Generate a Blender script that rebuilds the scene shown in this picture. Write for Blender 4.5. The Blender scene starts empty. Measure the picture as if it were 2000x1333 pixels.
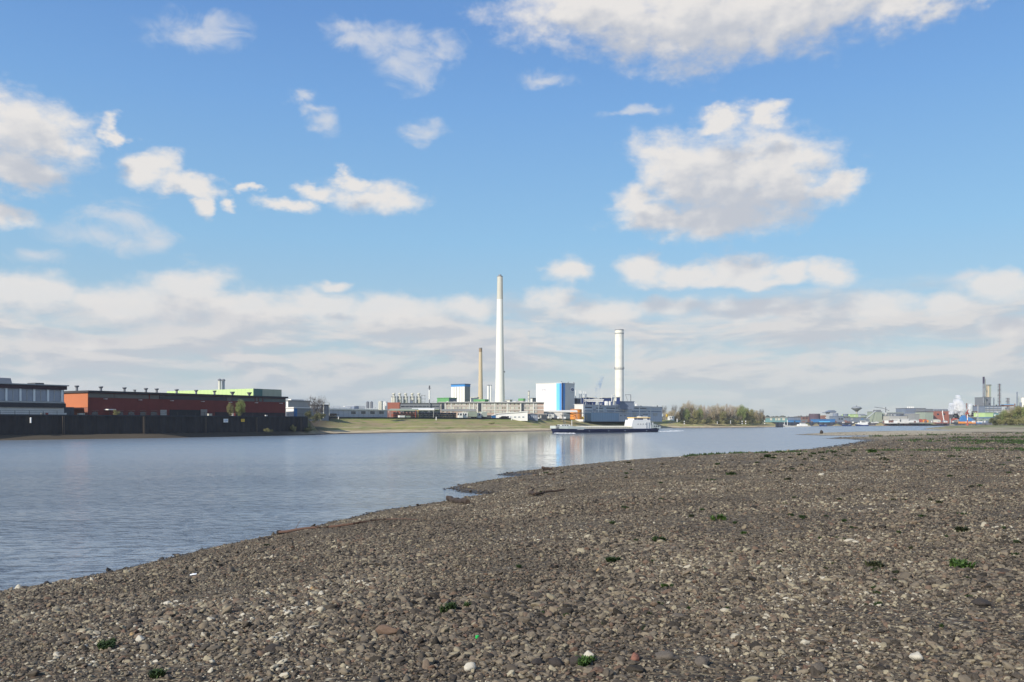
import bpy, bmesh, math, random
import numpy as np
from mathutils import Vector, Matrix, noise as mnoise
R = math.radians
random.seed(11); rng = np.random.default_rng(7)
sc = bpy.context.scene
COL = sc.collection

# ------------------------------------------------------------ camera, sky, sun, exposure
F = 1700.0; H = 4.5; HY = 825.0          # focal length in photo pixels, eye height above the water, horizon row
cam = bpy.data.cameras.new('camera'); camo = bpy.data.objects.new('camera', cam); COL.objects.link(camo)
camo.location = (0, 0, H); camo.rotation_euler = (R(90), 0, 0)
cam.sensor_width = 36; cam.lens = 36*F/2000; cam.shift_y = (HY-666.5)/2000
cam.clip_start = 0.1; cam.clip_end = 20000
sc.camera = camo
sc.cycles.volume_bounces = 10; sc.cycles.volume_step_rate = 1.0
SUN_AZ = math.atan2(-.67, -.74); SUN_EL = R(33)
sc.view_settings.view_transform = 'Standard'; sc.view_settings.look = 'None'
sc.view_settings.exposure = 0.25; sc.view_settings.gamma = 1
sun = bpy.data.lights.new('sun', 'SUN'); suno = bpy.data.objects.new('sun', sun); COL.objects.link(suno)
sun.energy = 4.3; sun.angle = R(0.53); sun.color = (1, .94, .84)
sd = Vector((math.sin(SUN_AZ)*math.cos(SUN_EL), math.cos(SUN_AZ)*math.cos(SUN_EL), math.sin(SUN_EL)))
suno.rotation_euler = sd.to_track_quat('Z', 'Y').to_euler()
suno.location = (-60, -60, 80)

class NT:
    """small helper around a node tree"""
    def __init__(s, t): s.t = t; s.L = t.links.new
    def n(s, kind, **kw):
        x = s.t.nodes.new(kind)
        for k, v in kw.items(): setattr(x, k, v)
        return x
    def put(s, sock, v):
        if isinstance(v, bpy.types.NodeSocket): s.L(v, sock)
        elif v is not None: sock.default_value = v
    def m(s, op, a, b=None, c=None, clamp=False):
        x = s.n('ShaderNodeMath', operation=op, use_clamp=clamp)
        for i, v in enumerate((a, b, c)): s.put(x.inputs[i], v)
        return x.outputs[0]
    def v(s, op, a, b=None, c=None, out=0):
        x = s.n('ShaderNodeVectorMath', operation=op)
        for i, q in enumerate((a, b, c)):
            if q is not None: s.put(x.inputs[i], q)
        return x.outputs[out]
    def noise(s, vec, scale, detail=4, rough=.5, out=0, dist=0., lac=2., nd='3D'):
        x = s.n('ShaderNodeTexNoise', noise_dimensions=nd); s.put(x.inputs['Vector'], vec); x.inputs['Scale'].default_value = scale
        x.inputs['Detail'].default_value = detail; x.inputs['Roughness'].default_value = rough
        x.inputs['Distortion'].default_value = dist; x.inputs['Lacunarity'].default_value = lac
        return x.outputs[out]
    def mr(s, v, a, b, c=0., d=1., smooth=True):
        x = s.n('ShaderNodeMapRange', interpolation_type='SMOOTHSTEP' if smooth else 'LINEAR')
        for i, q in enumerate((v, a, b, c, d)): s.put(x.inputs[i], q)
        return x.outputs[0]
    def mix(s, f, a, b, blend='MIX'):
        x = s.n('ShaderNodeMix', data_type='RGBA', blend_type=blend)
        s.put(x.inputs[0], f); s.put(x.inputs[6], a); s.put(x.inputs[7], b)
        return x.outputs[2]
    def ramp(s, f, stops, interp='LINEAR'):
        x = s.n('ShaderNodeValToRGB'); x.color_ramp.interpolation = interp
        e = x.color_ramp.elements
        while len(e) < len(stops): e.new(.5)
        for q, (p, c) in zip(e, stops): q.position = p; q.color = (*c, 1)
        s.put(x.inputs[0], f); return x.outputs[0]
    def sep(s, v):
        x = s.n('ShaderNodeSeparateXYZ'); s.put(x.inputs[0], v); return x.outputs

# sky: Nishita air with procedural clouds laid out by compass direction and height angle
world = bpy.data.worlds.new('World'); sc.world = world; world.use_nodes = True
W = NT(world.node_tree)
bg = world.node_tree.nodes['Background']
sky = W.n('ShaderNodeTexSky', sky_type='NISHITA', sun_disc=False, sun_elevation=SUN_EL, sun_rotation=SUN_AZ % (2*math.pi),
          altitude=50, air_density=1.0, dust_density=0.6, ozone_density=2.0)
bg.inputs[1].default_value = 0.13
try: world.cycles.sampling_method = 'MANUAL'; world.cycles.sample_map_resolution = 128
except Exception: pass
ND = '2D'
def azel(px, py): 
    return math.atan((px-1000)/F), math.atan((HY-py)/math.hypot(F, px-1000))
# (px, py, rx, ry) in photo pixels turned into angles; thick heaps and thin veils
CUM = [(1880,-22,150,48),(1180,20,210,75),(1370,40,230,100),(1560,10,230,85),(1760,-20,210,55),
 (1320,335,90,78),(1420,350,150,105),(1540,345,105,85),(1405,240,48,26),(1500,238,45,24),(1630,362,58,26),(1240,395,62,42),(1400,425,170,38),(1285,425,90,30),
 (30,250,120,78),(95,275,85,45),(40,330,110,42),(220,258,34,18),(298,335,58,36),(375,372,60,22),(400,400,24,24),(20,420,48,26),
 (735,388,92,36),(690,350,34,20),(618,368,42,18),(560,396,40,20),(462,396,24,11),(480,366,24,10),
 (1110,528,48,27),(1258,530,56,31),(1345,540,52,26),(1450,530,85,29),(1545,532,45,24),(1610,535,52,26),(1440,552,190,14),
 (60,570,120,42),(190,588,70,30),(370,565,95,46),(300,600,170,45),(470,600,110,36),(620,600,120,34),(770,608,110,32),(925,605,55,24),(1075,580,60,22),(1170,612,90,28),
 (1700,598,90,26),(1960,560,85,32),(1470,605,150,22),(1850,600,60,20),(1960,640,60,20),(100,655,60,16),(190,672,70,14),(1320,600,80,20),(650,560,40,12)]
VEIL = [(740,75,100,38),(790,125,75,52),(690,50,70,22),(640,238,42,26),(575,180,36,18),(820,256,42,27),(400,60,110,40),(235,430,85,40),(180,460,110,32),(60,500,70,18),
 (300,470,50,24),(610,210,50,16),(860,100,50,40),(1230,225,70,14),(1880,545,40,14),(1060,160,60,18)]
def field_group(name, blobs):
    g = bpy.data.node_groups.new(name, 'ShaderNodeTree')
    g.interface.new_socket('P', in_out='INPUT', socket_type='NodeSocketVector')
    g.interface.new_socket('D', in_out='OUTPUT', socket_type='NodeSocketFloat')
    t = NT(g); gi = t.n('NodeGroupInput'); go = t.n('NodeGroupOutput')
    cur = None
    for (px, py, rx, ry) in blobs:
        a, e = azel(px, py); a2, _ = azel(px+rx, py); _, e2 = azel(px, py-ry)
        ia, ie = 1/max(abs(a2-a), .001), 1/max(abs(e2-e), .001)
        q = t.v('MULTIPLY_ADD', gi.outputs[0], (ia, ie, 0), (-a*ia, -e*ie, 0))
        d = t.v('LENGTH', q, out=1)
        cur = d if cur is None else t.m('SMOOTH_MIN', cur, d, .35)
    t.L(t.m('SUBTRACT', 1.0, cur), go.inputs[0])
    return g
gc, gv = field_group('cloud_heaps', CUM), field_group('cloud_veils', VEIL)
def WN(*a, **k): return W.noise(*a, nd='2D', **k)
tc = W.n('ShaderNodeTexCoord'); x_, y_, z_ = W.sep(tc.outputs['Generated'])
az = W.m('ARCTAN2', x_, y_); el = W.m('ARCSINE', z_)
cmb = W.n('ShaderNodeCombineXYZ'); W.L(az, cmb.inputs[0]); W.L(el, cmb.inputs[1]); P = cmb.outputs[0]
PS = W.v('MULTIPLY', P, (1, 1.7, 1))
wn = W.v('SUBTRACT', WN(PS, 14, 5, .55, out=1), (.5, .5, .5))
low = W.mr(el, .10, .30, .35, 1.)
Pw = W.v('ADD', P, W.v('SCALE', W.v('MULTIPLY', wn, (.085, .05, 0)), None))
sc_node = Pw.node.inputs[1].links[0].from_node; W.L(low, sc_node.inputs[3])
def grp(g, p):
    n = W.n('ShaderNodeGroup'); n.node_tree = g; W.L(p, n.inputs[0]); return n.outputs[0]
fine = W.m('SUBTRACT', WN(PS, 34, 8, .62), .5)
billow = W.m('SUBTRACT', WN(PS, 15, 3, .5), .5)
def heap(p): return grp(gc, p)
f1 = W.m('ADD', heap(Pw), W.m('ADD', W.m('MULTIPLY', fine, 1.0), W.m('MULTIPLY', billow, .55)))
dens = W.mr(f1, -.34, .60)
Pup = W.v('ADD', Pw, (-.012, .034, 0))
off = (-.009, .015, 0)
fine2 = W.m('SUBTRACT', WN(W.v('ADD', PS, off), 34, 6, .62), .5); bill2 = W.m('SUBTRACT', WN(W.v('ADD', PS, off), 15, 3, .5), .5)
f2 = W.m('ADD', heap(Pup), W.m('ADD', W.m('MULTIPLY', fine2, 1.0), W.m('MULTIPLY', bill2, .55)))
relief = W.m('ADD', W.m('SUBTRACT', fine2, fine), W.m('MULTIPLY', W.m('SUBTRACT', bill2, billow), 1.6))
shade = W.mr(W.m('ADD', heap(Pup), W.m('MULTIPLY', relief, .75)), -.25, .85)
# veils: stretched, thin
fv = W.m('ADD', grp(gv, Pw), W.m('MULTIPLY', W.m('SUBTRACT', WN(W.v('MULTIPLY', P, (1, 1.6, 1)), 22, 7, .66, dist=.6), .5), 1.7))
veil = W.m('MULTIPLY', W.mr(fv, -.25, 1.15), .72)
# low bands near the horizon
PB = W.v('MULTIPLY', P, (1, 4.2, 1))
nb = WN(PB, 7.5, 8, .58, dist=.25)
bandw = W.m('MULTIPLY', W.mr(W.m('ADD', el, W.m('MULTIPLY', W.m('SUBTRACT', billow, .0), .05)), .155, .11), 1.0)
band = W.m('MULTIPLY', W.m('MULTIPLY', W.mr(W.m('ADD', nb, W.m('MULTIPLY', bandw, .26)), .42, .84), bandw), W.mr(el, .0, .075, .45, .95))
nb2 = WN(W.v('ADD', PB, (-.012, .036, 0)), 7.5, 8, .58, dist=.25)
bandcol = W.mix(W.mr(W.m('ADD', W.m('SUBTRACT', nb2, nb), W.m('MULTIPLY', W.m('SUBTRACT', nb2, .5), .45)), -.12, .15), (4.85, 4.7, 4.6, 1), (3.7, 3.85, 4.12, 1))
# scattered fair-weather noise behind and overhead so that the sky goes on beyond the frame
back = W.m('MULTIPLY', W.mr(W.m('ABSOLUTE', az), .62, .85), W.mr(WN(PS, 3.2, 8, .58), .5, .66))
back = W.m('MULTIPLY', back, W.mr(el, .02, .1))
hz = W.n('ShaderNodeHueSaturation'); W.L(sky.outputs[0], hz.inputs['Color']); hz.inputs['Saturation'].default_value = 1.12
airc = W.mix(1.0, hz.outputs[0], (.80, .92, .90, 1), 'MULTIPLY')
grad = W.ramp(W.m('DIVIDE', el, 1.2, clamp=True), [(0., (.33, .36, .38)), (.07, (.28, .37, .43)), (.17, (.19, .35, .515)), (.29, (.125, .265, .505)), (.36, (.095, .213, .46)), (1., (.03, .08, .22))])
airc = W.mix(.78, airc, W.v('SCALE', grad, None)); airc.node.inputs[7].links[0].from_node.inputs[3].default_value = 10.
c = W.mix(band, airc, bandcol)
c = W.mix(veil, c, (4.7, 4.75, 4.9, 1))
heapc = W.mix(shade, (5.4, 5.2, 5.0, 1), (3.55, 3.7, 4.05, 1))
c = W.mix(W.m('MULTIPLY', dens, W.mr(el, .05, .2, .72, .97)), c, heapc)
c = W.mix(W.m('MULTIPLY', back, .85), c, (4.5, 4.5, 4.6, 1))
W.L(c, bg.inputs[0])

# ------------------------------------------------------------ helpers
def P3(px, py, D): return Vector(((px-1000)/F*D, D, H+(HY-py)*D/F))
def wl(px, py):                                   # a photo pixel on the water surface
    D = H*F/(py-HY); return ((px-1000)/F*D, D)
_mats = {}
def mat(name, col, rough=.75, var=.12, vs=.6, bump=0., metal=0., spec=.4, stripes=None, ao=None):
    """painted or bare surface; mottled by noise, optional cladding ribs (stripes = (axis, pitch, depth))"""
    if name in _mats: return _mats[name]
    m = bpy.data.materials.new(name); m.use_nodes = True; t = NT(m.node_tree); b = m.node_tree.nodes['Principled BSDF']
    tcn = t.n('ShaderNodeTexCoord').outputs['Object']
    nz = t.noise(tcn, vs, 6, .6)
    nz2 = t.noise(t.v('MULTIPLY', tcn, (1, 1, .15)), vs*2.3, 4, .6)        # streaks running down
    f = t.m('ADD', t.m('MULTIPLY', t.m('SUBTRACT', nz, .5), var*2.4), t.m('MULTIPLY', t.m('SUBTRACT', nz2, .5), var*1.6))
    cc = t.v('SCALE', (*col,), None); t.L(t.m('ADD', f, 1.0), cc.node.inputs[3])
    if stripes:
        ax, pitch, dep = stripes
        s_ = t.sep(tcn)[ax]
        wv = t.m('PINGPONG', s_, pitch/2)
        k = t.mr(wv, pitch*.08, pitch*.2, 1-dep, 1.)
        c2 = t.v('SCALE', cc, None); t.L(k, c2.node.inputs[3]); cc = c2
    t.L(cc, b.inputs['Base Color'])
    b.inputs['Roughness'].default_value = rough; b.inputs['Metallic'].default_value = metal
    b.inputs['Specular IOR Level'].default_value = spec
    if bump:
        bn = t.n('ShaderNodeBump'); bn.inputs['Strength'].default_value = bump; bn.inputs['Distance'].default_value = .1
        t.L(t.noise(tcn, vs*6, 5, .6), bn.inputs['Height']); t.L(bn.outputs[0], b.inputs['Normal'])
    _mats[name] = m; return m
def link(name, me, m=None, parent=None):
    o = bpy.data.objects.new(name, me); COL.objects.link(o)
    if m: me.materials.append(m)
    if parent: o.parent = parent
    return o
def tag(o, label=None, cat=None, group=None, kind=None):
    if label: o['label'] = label
    if cat: o['category'] = cat
    if group: o['group'] = group
    if kind: o['kind'] = kind
    return o
def thing(name, label, cat, loc=(0, 0, 0), rot=0, group=None):
    o = bpy.data.objects.new(name, None); COL.objects.link(o); o.empty_display_size = .5
    o.location = loc; o.rotation_euler = (0, 0, rot); return tag(o, label, cat, group)
def npmesh(name, V, Fc, smooth=False):
    """V (n,3), Fc (m,k) uniform faces"""
    me = bpy.data.meshes.new(name); V = np.asarray(V, np.float32); Fc = np.asarray(Fc, np.int32)
    me.vertices.add(len(V)); me.vertices.foreach_set('co', V.ravel())
    k = Fc.shape[1]; me.loops.add(Fc.size); me.loops.foreach_set('vertex_index', Fc.ravel())
    me.polygons.add(len(Fc)); me.polygons.foreach_set('loop_start', np.arange(0, Fc.size, k, dtype=np.int32))
    me.polygons.foreach_set('loop_total', np.full(len(Fc), k, np.int32))
    if smooth: me.polygons.foreach_set('use_smooth', np.ones(len(Fc), bool))
    me.update(calc_edges=True); return me

# ------------------------------------------------------------ water
def water_mat():
    m = bpy.data.materials.new('river_water'); m.use_nodes = True; t = NT(m.node_tree); b = m.node_tree.nodes['Principled BSDF']
    b.inputs['Base Color'].default_value = (.20, .243, .29, 1); b.inputs['IOR'].default_value = 1.333
    b.inputs['Specular IOR Level'].default_value = .5
    geo = t.n('ShaderNodeNewGeometry').outputs['Position']
    p = t.v('MULTIPLY', geo, (1, 1, 0))
    d = t.v('LENGTH', p, out=1)
    rot = t.n('ShaderNodeMapping'); t.L(p, rot.inputs[0]); rot.inputs['Rotation'].default_value = (0, 0, R(-8)); pr = rot.outputs[0]
    big = t.noise(t.v('MULTIPLY', pr, (.045, .10, 1)), 1., 5, .6)          # patches of wind ruffle and slick
    ruf = t.mr(big, .40, .60, .5, 1.)
    w1 = t.noise(t.v('MULTIPLY', pr, (1.15, 1.75, 1)), 1., 4, .62)
    w2 = t.noise(t.v('MULTIPLY', pr, (3.6, 5.0, 1)), 1., 3, .6)
    w3 = t.noise(t.v('MULTIPLY', pr, (.3, .9, 1)), 1., 3, .5)
    h = t.m('ADD', t.m('ADD', t.m('MULTIPLY', w1, .10), t.m('MULTIPLY', t.mr(w1, .50, .74), .075)), t.m('MULTIPLY', w2, .03))
    h = t.m('MULTIPLY', h, ruf)
    h = t.m('ADD', h, t.m('MULTIPLY', w3, .02))
    bn = t.n('ShaderNodeBump'); bn.inputs['Distance'].default_value = 1.0
    u_ = t.m('ABSOLUTE', t.m('SUBTRACT', t.sep(geo)[0], t.m('MULTIPLY', t.sep(geo)[1], .025)))      # a slick lying off the plant, river ruffled on both sides
    calm = t.m('MULTIPLY', t.mr(t.m('SUBTRACT', u_, t.m('MULTIPLY', d, .10)), 16, -4), t.mr(d, 55, 110))
    t.L(t.m('MULTIPLY', t.mr(d, 25, 190, 1., .20), t.mr(calm, 0, 1, 1., .20)), bn.inputs['Strength'])
    t.L(h, bn.inputs['Height']); t.L(bn.outputs[0], b.inputs['Normal'])
    t.L(t.m('MULTIPLY', t.mr(d, 30, 180, .06, .27), t.mr(calm, 0, 1, 1., .30)), b.inputs['Roughness'])
    return m
wp = [(-3600, -300), (3800, -300), (3800, 3800), (-3600, 3800)]
me = npmesh('water', [(x, y, 0) for x, y in wp], [(0, 1, 2, 3)])
tag(link('water', me, water_mat()), 'broad calm grey blue river', kind='structure')

# ------------------------------------------------------------ near beach (our bank)
SH = [(-60, -60), (-36, -30)] + [(-23.5, 0)] + [wl(*q) for q in
 [(0,1163),(120,1141),(200,1119),(340,1087),(420,1069),(540,1046),(640,1022),(750,998),(840,985),(905,974),(945,966),(900,962),(872,954),(905,946),(960,938),(1050,931.5),
  (1052,929),(985,930.5),(960,928),(1010,922),(1060,917),(1200,902),(1330,894),(1400,889),(1520,882),(1600,875),(1650,868),(1692,860.5),(1660,858.6),(1612,857.6),(1640,854.8),
  (1700,853.4),(1738,852.4),(1700,851.6),(1640,851.6),(1590,851),(1547,849.4),(1575,847.6),(1610,845.6),(1680,844.4),(1780,843.8),(1850,843.2),(1885,842),(1850,840.6),(1800,838.9),
  (1812,836.8),(1850,835.6),(1900,834.6),(1960,833.6),(2100,832.2),(2500,831)]]
SH = np.array(SH); POLY = np.vstack([SH, [(2600, 900), (900, -80), (0, -90)]])
def sdist(X, Y):
    """distance to the waterline, positive on land"""
    best = np.full(X.shape, 1e9); ins = np.zeros(X.shape, bool)
    n = len(POLY)
    for i in range(n):
        x0, y0 = POLY[i]; x1, y1 = POLY[(i+1) % n]
        if i < len(SH)-1:
            dx, dy = x1-x0, y1-y0; L = dx*dx+dy*dy
            tt = np.clip(((X-x0)*dx+(Y-y0)*dy)/L, 0, 1)
            best = np.minimum(best, np.hypot(X-x0-tt*dx, Y-y0-tt*dy))
        c1 = (y0 > Y) != (y1 > Y)
        ins ^= c1 & (X < (x1-x0)*(Y-y0)/((y1-y0) if y1 != y0 else 1e-9)+x0)
    return np.where(ins, best, -best)
def vnoise(X, Y, s, seed=0):
    """cheap smooth value noise"""
    x, y = X*s, Y*s; xi, yi = np.floor(x).astype(np.int64), np.floor(y).astype(np.int64); fx, fy = x-xi, y-yi
    fx, fy = fx*fx*(3-2*fx), fy*fy*(3-2*fy)
    def h(a, b):
        v = (a*374761393 + b*668265263 + seed*982451653) & 0xFFFFFFFF; v = ((v ^ (v >> 13))*1274126177) & 0xFFFFFFFF
        return ((v ^ (v >> 16)) & 0xFFFF)/65535.
    return (h(xi, yi)*(1-fx)+h(xi+1, yi)*fx)*(1-fy)+(h(xi, yi+1)*(1-fx)+h(xi+1, yi+1)*fx)*fy - .5
def beach_z(X, Y, sd_=None):
    s = sdist(X, Y) if sd_ is None else sd_
    D = np.hypot(X, Y)
    s = s + vnoise(X, Y, .9, 3)*np.clip(.25+D/250, 0, 1.5)*.9 + vnoise(X, Y, .25, 5)*np.clip(D/120, .3, 3)*.8
    A = 3.15 + (1.15-3.15)*np.clip((D-18)/110, 0, 1)**.8
    k = 14 + np.clip(D-60, 0, 200)*.06
    z = np.where(s > 0, A*np.tanh(s/k), s*.16)
    z = z + np.where(s > .5, vnoise(X, Y, .3, 9)*.10 + vnoise(X, Y, 1.6, 12)*.035, 0)
    z = z + np.clip((Y-430)/160, 0, 1)*np.clip(s/14, 0, 1)*1.1*(Y > 430)
    return np.maximum(z, -1.2)
def beach_mesh():
    ang = np.radians(np.linspace(-78, 60, 640))
    rad = np.concatenate([[0.05, .6, 1.2, 1.8, 2.4], 3*np.exp(np.linspace(0, math.log(2600/3), 560))])
    A_, R_ = np.meshgrid(ang, rad); X, Y = np.sin(A_)*R_, np.cos(A_)*R_ - 1.0
    Z = beach_z(X, Y)
    n, m_ = X.shape; V = np.stack([X, Y, Z], -1).reshape(-1, 3)
    idx = np.arange(n*m_).reshape(n, m_)
    Fc = np.stack([idx[:-1, :-1], idx[:-1, 1:], idx[1:, 1:], idx[1:, :-1]], -1).reshape(-1, 4)[:, ::-1]
    zf = V[Fc][:, :, 2].max(1); Fc = Fc[zf > -1.1]
    return npmesh('beach', V, Fc, True)
STONES = [(.0, (.020, .017, .013)), (.14, (.054, .044, .034)), (.35, (.100, .082, .062)), (.52, (.143, .118, .088)), (.70, (.188, .156, .112)),
          (.79, (.128, .080, .056)), (.89, (.235, .20, .135)), (.975, (.30, .26, .18)), (1., (.46, .42, .34))]
def wet_mix(t, b, col, rough):
    """river-wet band along the waterline: darker and shinier"""
    z = t.sep(t.n('ShaderNodeNewGeometry').outputs['Position'])[2]
    wet = t.mr(z, .21, .05)
    c = t.mix(wet, col, t.mix(1., col, (.42, .40, .38, 1), 'MULTIPLY'))
    t.L(c, b.inputs['Base Color']); t.L(t.mr(wet, 0, 1, rough, .35), b.inputs['Roughness'])
def beach_mat():
    m = bpy.data.materials.new('river_gravel_ground'); m.use_nodes = True; t = NT(m.node_tree); b = m.node_tree.nodes['Principled BSDF']
    geo = t.n('ShaderNodeNewGeometry').outputs['Position']; p = t.v('MULTIPLY', geo, (1, 1, 0)); d = t.v('LENGTH', p, out=1)
    def vor(scale, out):
        x = t.n('ShaderNodeTexVoronoi'); t.L(p, x.inputs['Vector']); x.inputs['Scale'].default_value = scale; return x.outputs[out]
    c1 = t.ramp(t.sep(vor(26, 'Color'))[0], STONES); c2 = t.ramp(t.sep(vor(9, 'Color'))[0], STONES)
    c3 = t.ramp(t.sep(vor(2.6, 'Color'))[0], [(0, (.10, .080, .056)), (.5, (.155, .125, .09)), (1, (.26, .215, .155))])
    col = t.mix(t.mr(d, 20, 70), c1, c2); col = t.mix(t.mr(d, 80, 200), col, c3)
    mid = t.noise(t.v('MULTIPLY', p, (.5, 1.3, 1)), 1.1, 6, .7)
    col = t.mix(t.m('MULTIPLY', t.mr(d, 60, 130), t.mr(mid, .58, .42)), col, (.055, .045, .033, 1))
    col = t.mix(t.m('MULTIPLY', t.mr(d, 60, 130), t.mr(mid, .56, .70, 0., .8)), col, (.38, .33, .24, 1))
    patch = t.noise(p, .22, 5, .6)
    col = t.mix(t.mr(patch, .5, .72, 0., .55), col, (.085, .070, .056, 1))      # finer dark grit patches
    z = t.sep(geo)[2]; far = t.mr(t.sep(geo)[1], 170, 300)
    pn = t.noise(t.v('MULTIPLY', geo, (.02, .05, 0)), 1., 5, .6)
    sand = t.m('MULTIPLY', far, t.mr(pn, .34, .52))
    col = t.mix(sand, col, (.40, .345, .25, 1))
    gn = t.noise(t.v('MULTIPLY', geo, (.035, .07, 0)), 1.3, 6, .65)
    green = t.m('MULTIPLY', t.mr(t.sep(geo)[1], 400, 560), t.mr(t.m('ADD', gn, t.m('MULTIPLY', z, .08)), .54, .66))
    col = t.mix(green, col, (.16, .18, .06, 1))
    near = t.mr(d, 90, 30); col = t.mix(near, col, t.mix(1., col, (.80, .78, .75, 1), 'MULTIPLY'))     # shade between nearby pebbles painted in by darkening the grit's colour
    wet_mix(t, b, col, .9); b.inputs['Specular IOR Level'].default_value = .25
    bn = t.n('ShaderNodeBump'); bn.inputs['Strength'].default_value = .9; bn.inputs['Distance'].default_value = .04
    hh = t.m('ADD', t.m('MULTIPLY', t.m('SUBTRACT', 1., vor(26, 'Distance')), .35), t.m('MULTIPLY', t.m('SUBTRACT', 1., vor(9, 'Distance')), 1.))
    hh = t.m('ADD', hh, t.m('MULTIPLY', t.noise(p, 3., 5, .6), 2.5))
    t.L(hh, bn.inputs['Height']); t.L(bn.outputs[0], b.inputs['Normal'])
    return m
tag(link('beach', beach_mesh(), beach_mat()), 'wide gravel river beach sloping down to the water', kind='structure')

# gravel: loose stones, one object, instanced from points
def gravel():
    P_ = []; S_ = []
    def scatter(r0, r1, n, power, smed, ssig, smin=.012, a0=-42, a1=36, shore=None):
        u = rng.random(n); e = power+1
        r = (r0**e+u*(r1**e-r0**e))**(1/e)
        a = np.radians(a0+rng.random(n)*(a1-a0)); x, y = np.sin(a)*r, np.cos(a)*r
        s = sdist(x, y); w = vnoise(x, y, .55, 21)+.6*vnoise(x, y, 1.7, 22)
        keep = (s > -.5-.004*r) if shore is None else (np.abs(s) < shore)
        keep &= rng.random(n) < np.clip(.80+w*.9, .25, 1)
        x, y, s, w = x[keep], y[keep], s[keep], w[keep]
        z = beach_z(x, y, s)
        size = np.clip(np.exp(np.log(smed)+ssig*rng.standard_normal(len(x)))*(1+.55*w), smin, smed*4.5)
        P_.append(np.stack([x, y, z], -1)); S_.append(size)
    # power is that of the radial density (1 = even cover)
    scatter(3.0, 14, 230000, .75, .0105, .50, .006)
    scatter(3.0, 15, 3000, .9, .025, .33)
    scatter(14, 42, 280000, .2, .0125, .46)
    scatter(14, 42, 5000, .3, .030, .33)
    scatter(42, 130, 130000, -.2, .027, .42, a0=-12, a1=36)
    scatter(120, 330, 45000, -.3, .06, .4, a0=8, a1=34)
    scatter(20, 100, 26000, .0, .040, .45, a0=-42, a1=30, shore=1.1)
    P = np.concatenate(P_); S = np.concatenate(S_)
    n = len(P)
    fl = .42+.36*rng.random(n); el_ = 1+.55*rng.random(n)
    scl = np.stack([S*el_, S, S*fl], -1)
    P[:, 2] += S*fl*.35
    rot = np.stack([rng.normal(0, .40, n), rng.normal(0, .40, n), rng.random(n)*6.283], -1)
    me = bpy.data.meshes.new('gravel'); me.vertices.add(n); me.vertices.foreach_set('co', P.astype(np.float32).ravel())
    def at(nm, ty, key, v):
        a = me.attributes.new(nm, ty, 'POINT'); a.data.foreach_set(key, v.ravel())
    at('rot', 'FLOAT_VECTOR', 'vector', rot.astype(np.float32)); at('scl', 'FLOAT_VECTOR', 'vector', scl.astype(np.float32))
    at('pick', 'INT', 'value', rng.integers(0, 9, n).astype(np.int32)); at('tint', 'FLOAT', 'value', (np.argsort(np.argsort(rng.random(n)+.22*vnoise(P[:, 0], P[:, 1], .4, 51)+.15*vnoise(P[:, 0], P[:, 1], 1.6, 52)))/n).astype(np.float32))
    m = bpy.data.materials.new('river_pebble'); m.use_nodes = True; t = NT(m.node_tree); b = m.node_tree.nodes['Principled BSDF']
    an = t.n('ShaderNodeAttribute', attribute_type='INSTANCER', attribute_name='tint')
    oc = t.n('ShaderNodeTexCoord').outputs['Object']
    f = an.outputs['Fac']
    col = t.ramp(f, STONES)
    sp = t.n('ShaderNodeCombineXYZ'); t.L(t.m('MULTIPLY', f, 90.), sp.inputs[0])
    nz = t.noise(t.v('ADD', oc, sp.outputs[0]), 1.6, 6, .65)
    k = t.v('SCALE', col, None); t.L(t.m('ADD', .62, t.m('MULTIPLY', nz, .75)), k.node.inputs[3])
    wet_mix(t, b, k, .82); b.inputs['Specular IOR Level'].default_value = .3
    g = bpy.data.node_groups.new('gravel_scatter', 'GeometryNodeTree')
    g.interface.new_socket('Geometry', in_out='INPUT', socket_type='NodeSocketGeometry'); g.interface.new_socket('Geometry', in_out='OUTPUT', socket_type='NodeSocketGeometry')
    t = NT(g); gi, go = t.n('NodeGroupInput'), t.n('NodeGroupOutput')
    jn = t.n('GeometryNodeJoinGeometry')
    for i in range(9):
        ico = t.n('GeometryNodeMeshIcoSphere'); ico.inputs['Subdivisions'].default_value = 3; ico.inputs['Radius'].default_value = 1
        pos = t.n('GeometryNodeInputPosition').outputs[0]
        nz = t.n('ShaderNodeTexNoise', noise_dimensions='4D'); t.L(pos, nz.inputs['Vector']); nz.inputs['W'].default_value = 3.7*i+1
        nz.inputs['Scale'].default_value = .75; nz.inputs['Detail'].default_value = 2.5
        off = t.v('SCALE', t.v('SUBTRACT', nz.outputs['Color'], (.5, .5, .5)), None); off.node.inputs[3].default_value = 1.5
        vo = t.n('ShaderNodeTexVoronoi', voronoi_dimensions='4D'); t.L(pos, vo.inputs['Vector']); vo.inputs['W'].default_value = 1.3*i; vo.inputs['Scale'].default_value = .8
        k = t.m('SUBTRACT', 1.15, t.m('MULTIPLY', vo.outputs['Distance'], .45))
        p2 = t.v('SCALE', pos, None); t.L(k, p2.node.inputs[3])
        sp = t.n('GeometryNodeSetPosition'); t.L(ico.outputs[0], sp.inputs[0]); t.L(t.v('ADD', p2, off), sp.inputs['Position'])
        ss = t.n('GeometryNodeSetShadeSmooth'); t.L(sp.outputs[0], ss.inputs[0])
        sm = t.n('GeometryNodeSetMaterial'); t.L(ss.outputs[0], sm.inputs[0]); sm.inputs['Material'].default_value = m
        gg = t.n('GeometryNodeGeometryToInstance'); t.L(sm.outputs[0], gg.inputs[0]); t.L(gg.outputs[0], jn.inputs[0])
    def na(nm, ty):
        x = t.n('GeometryNodeInputNamedAttribute', data_type=ty); x.inputs['Name'].default_value = nm; return x.outputs[0]
    iop = t.n('GeometryNodeInstanceOnPoints'); t.L(gi.outputs[0], iop.inputs['Points']); t.L(jn.outputs[0], iop.inputs['Instance'])
    iop.inputs['Pick Instance'].default_value = True
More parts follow.
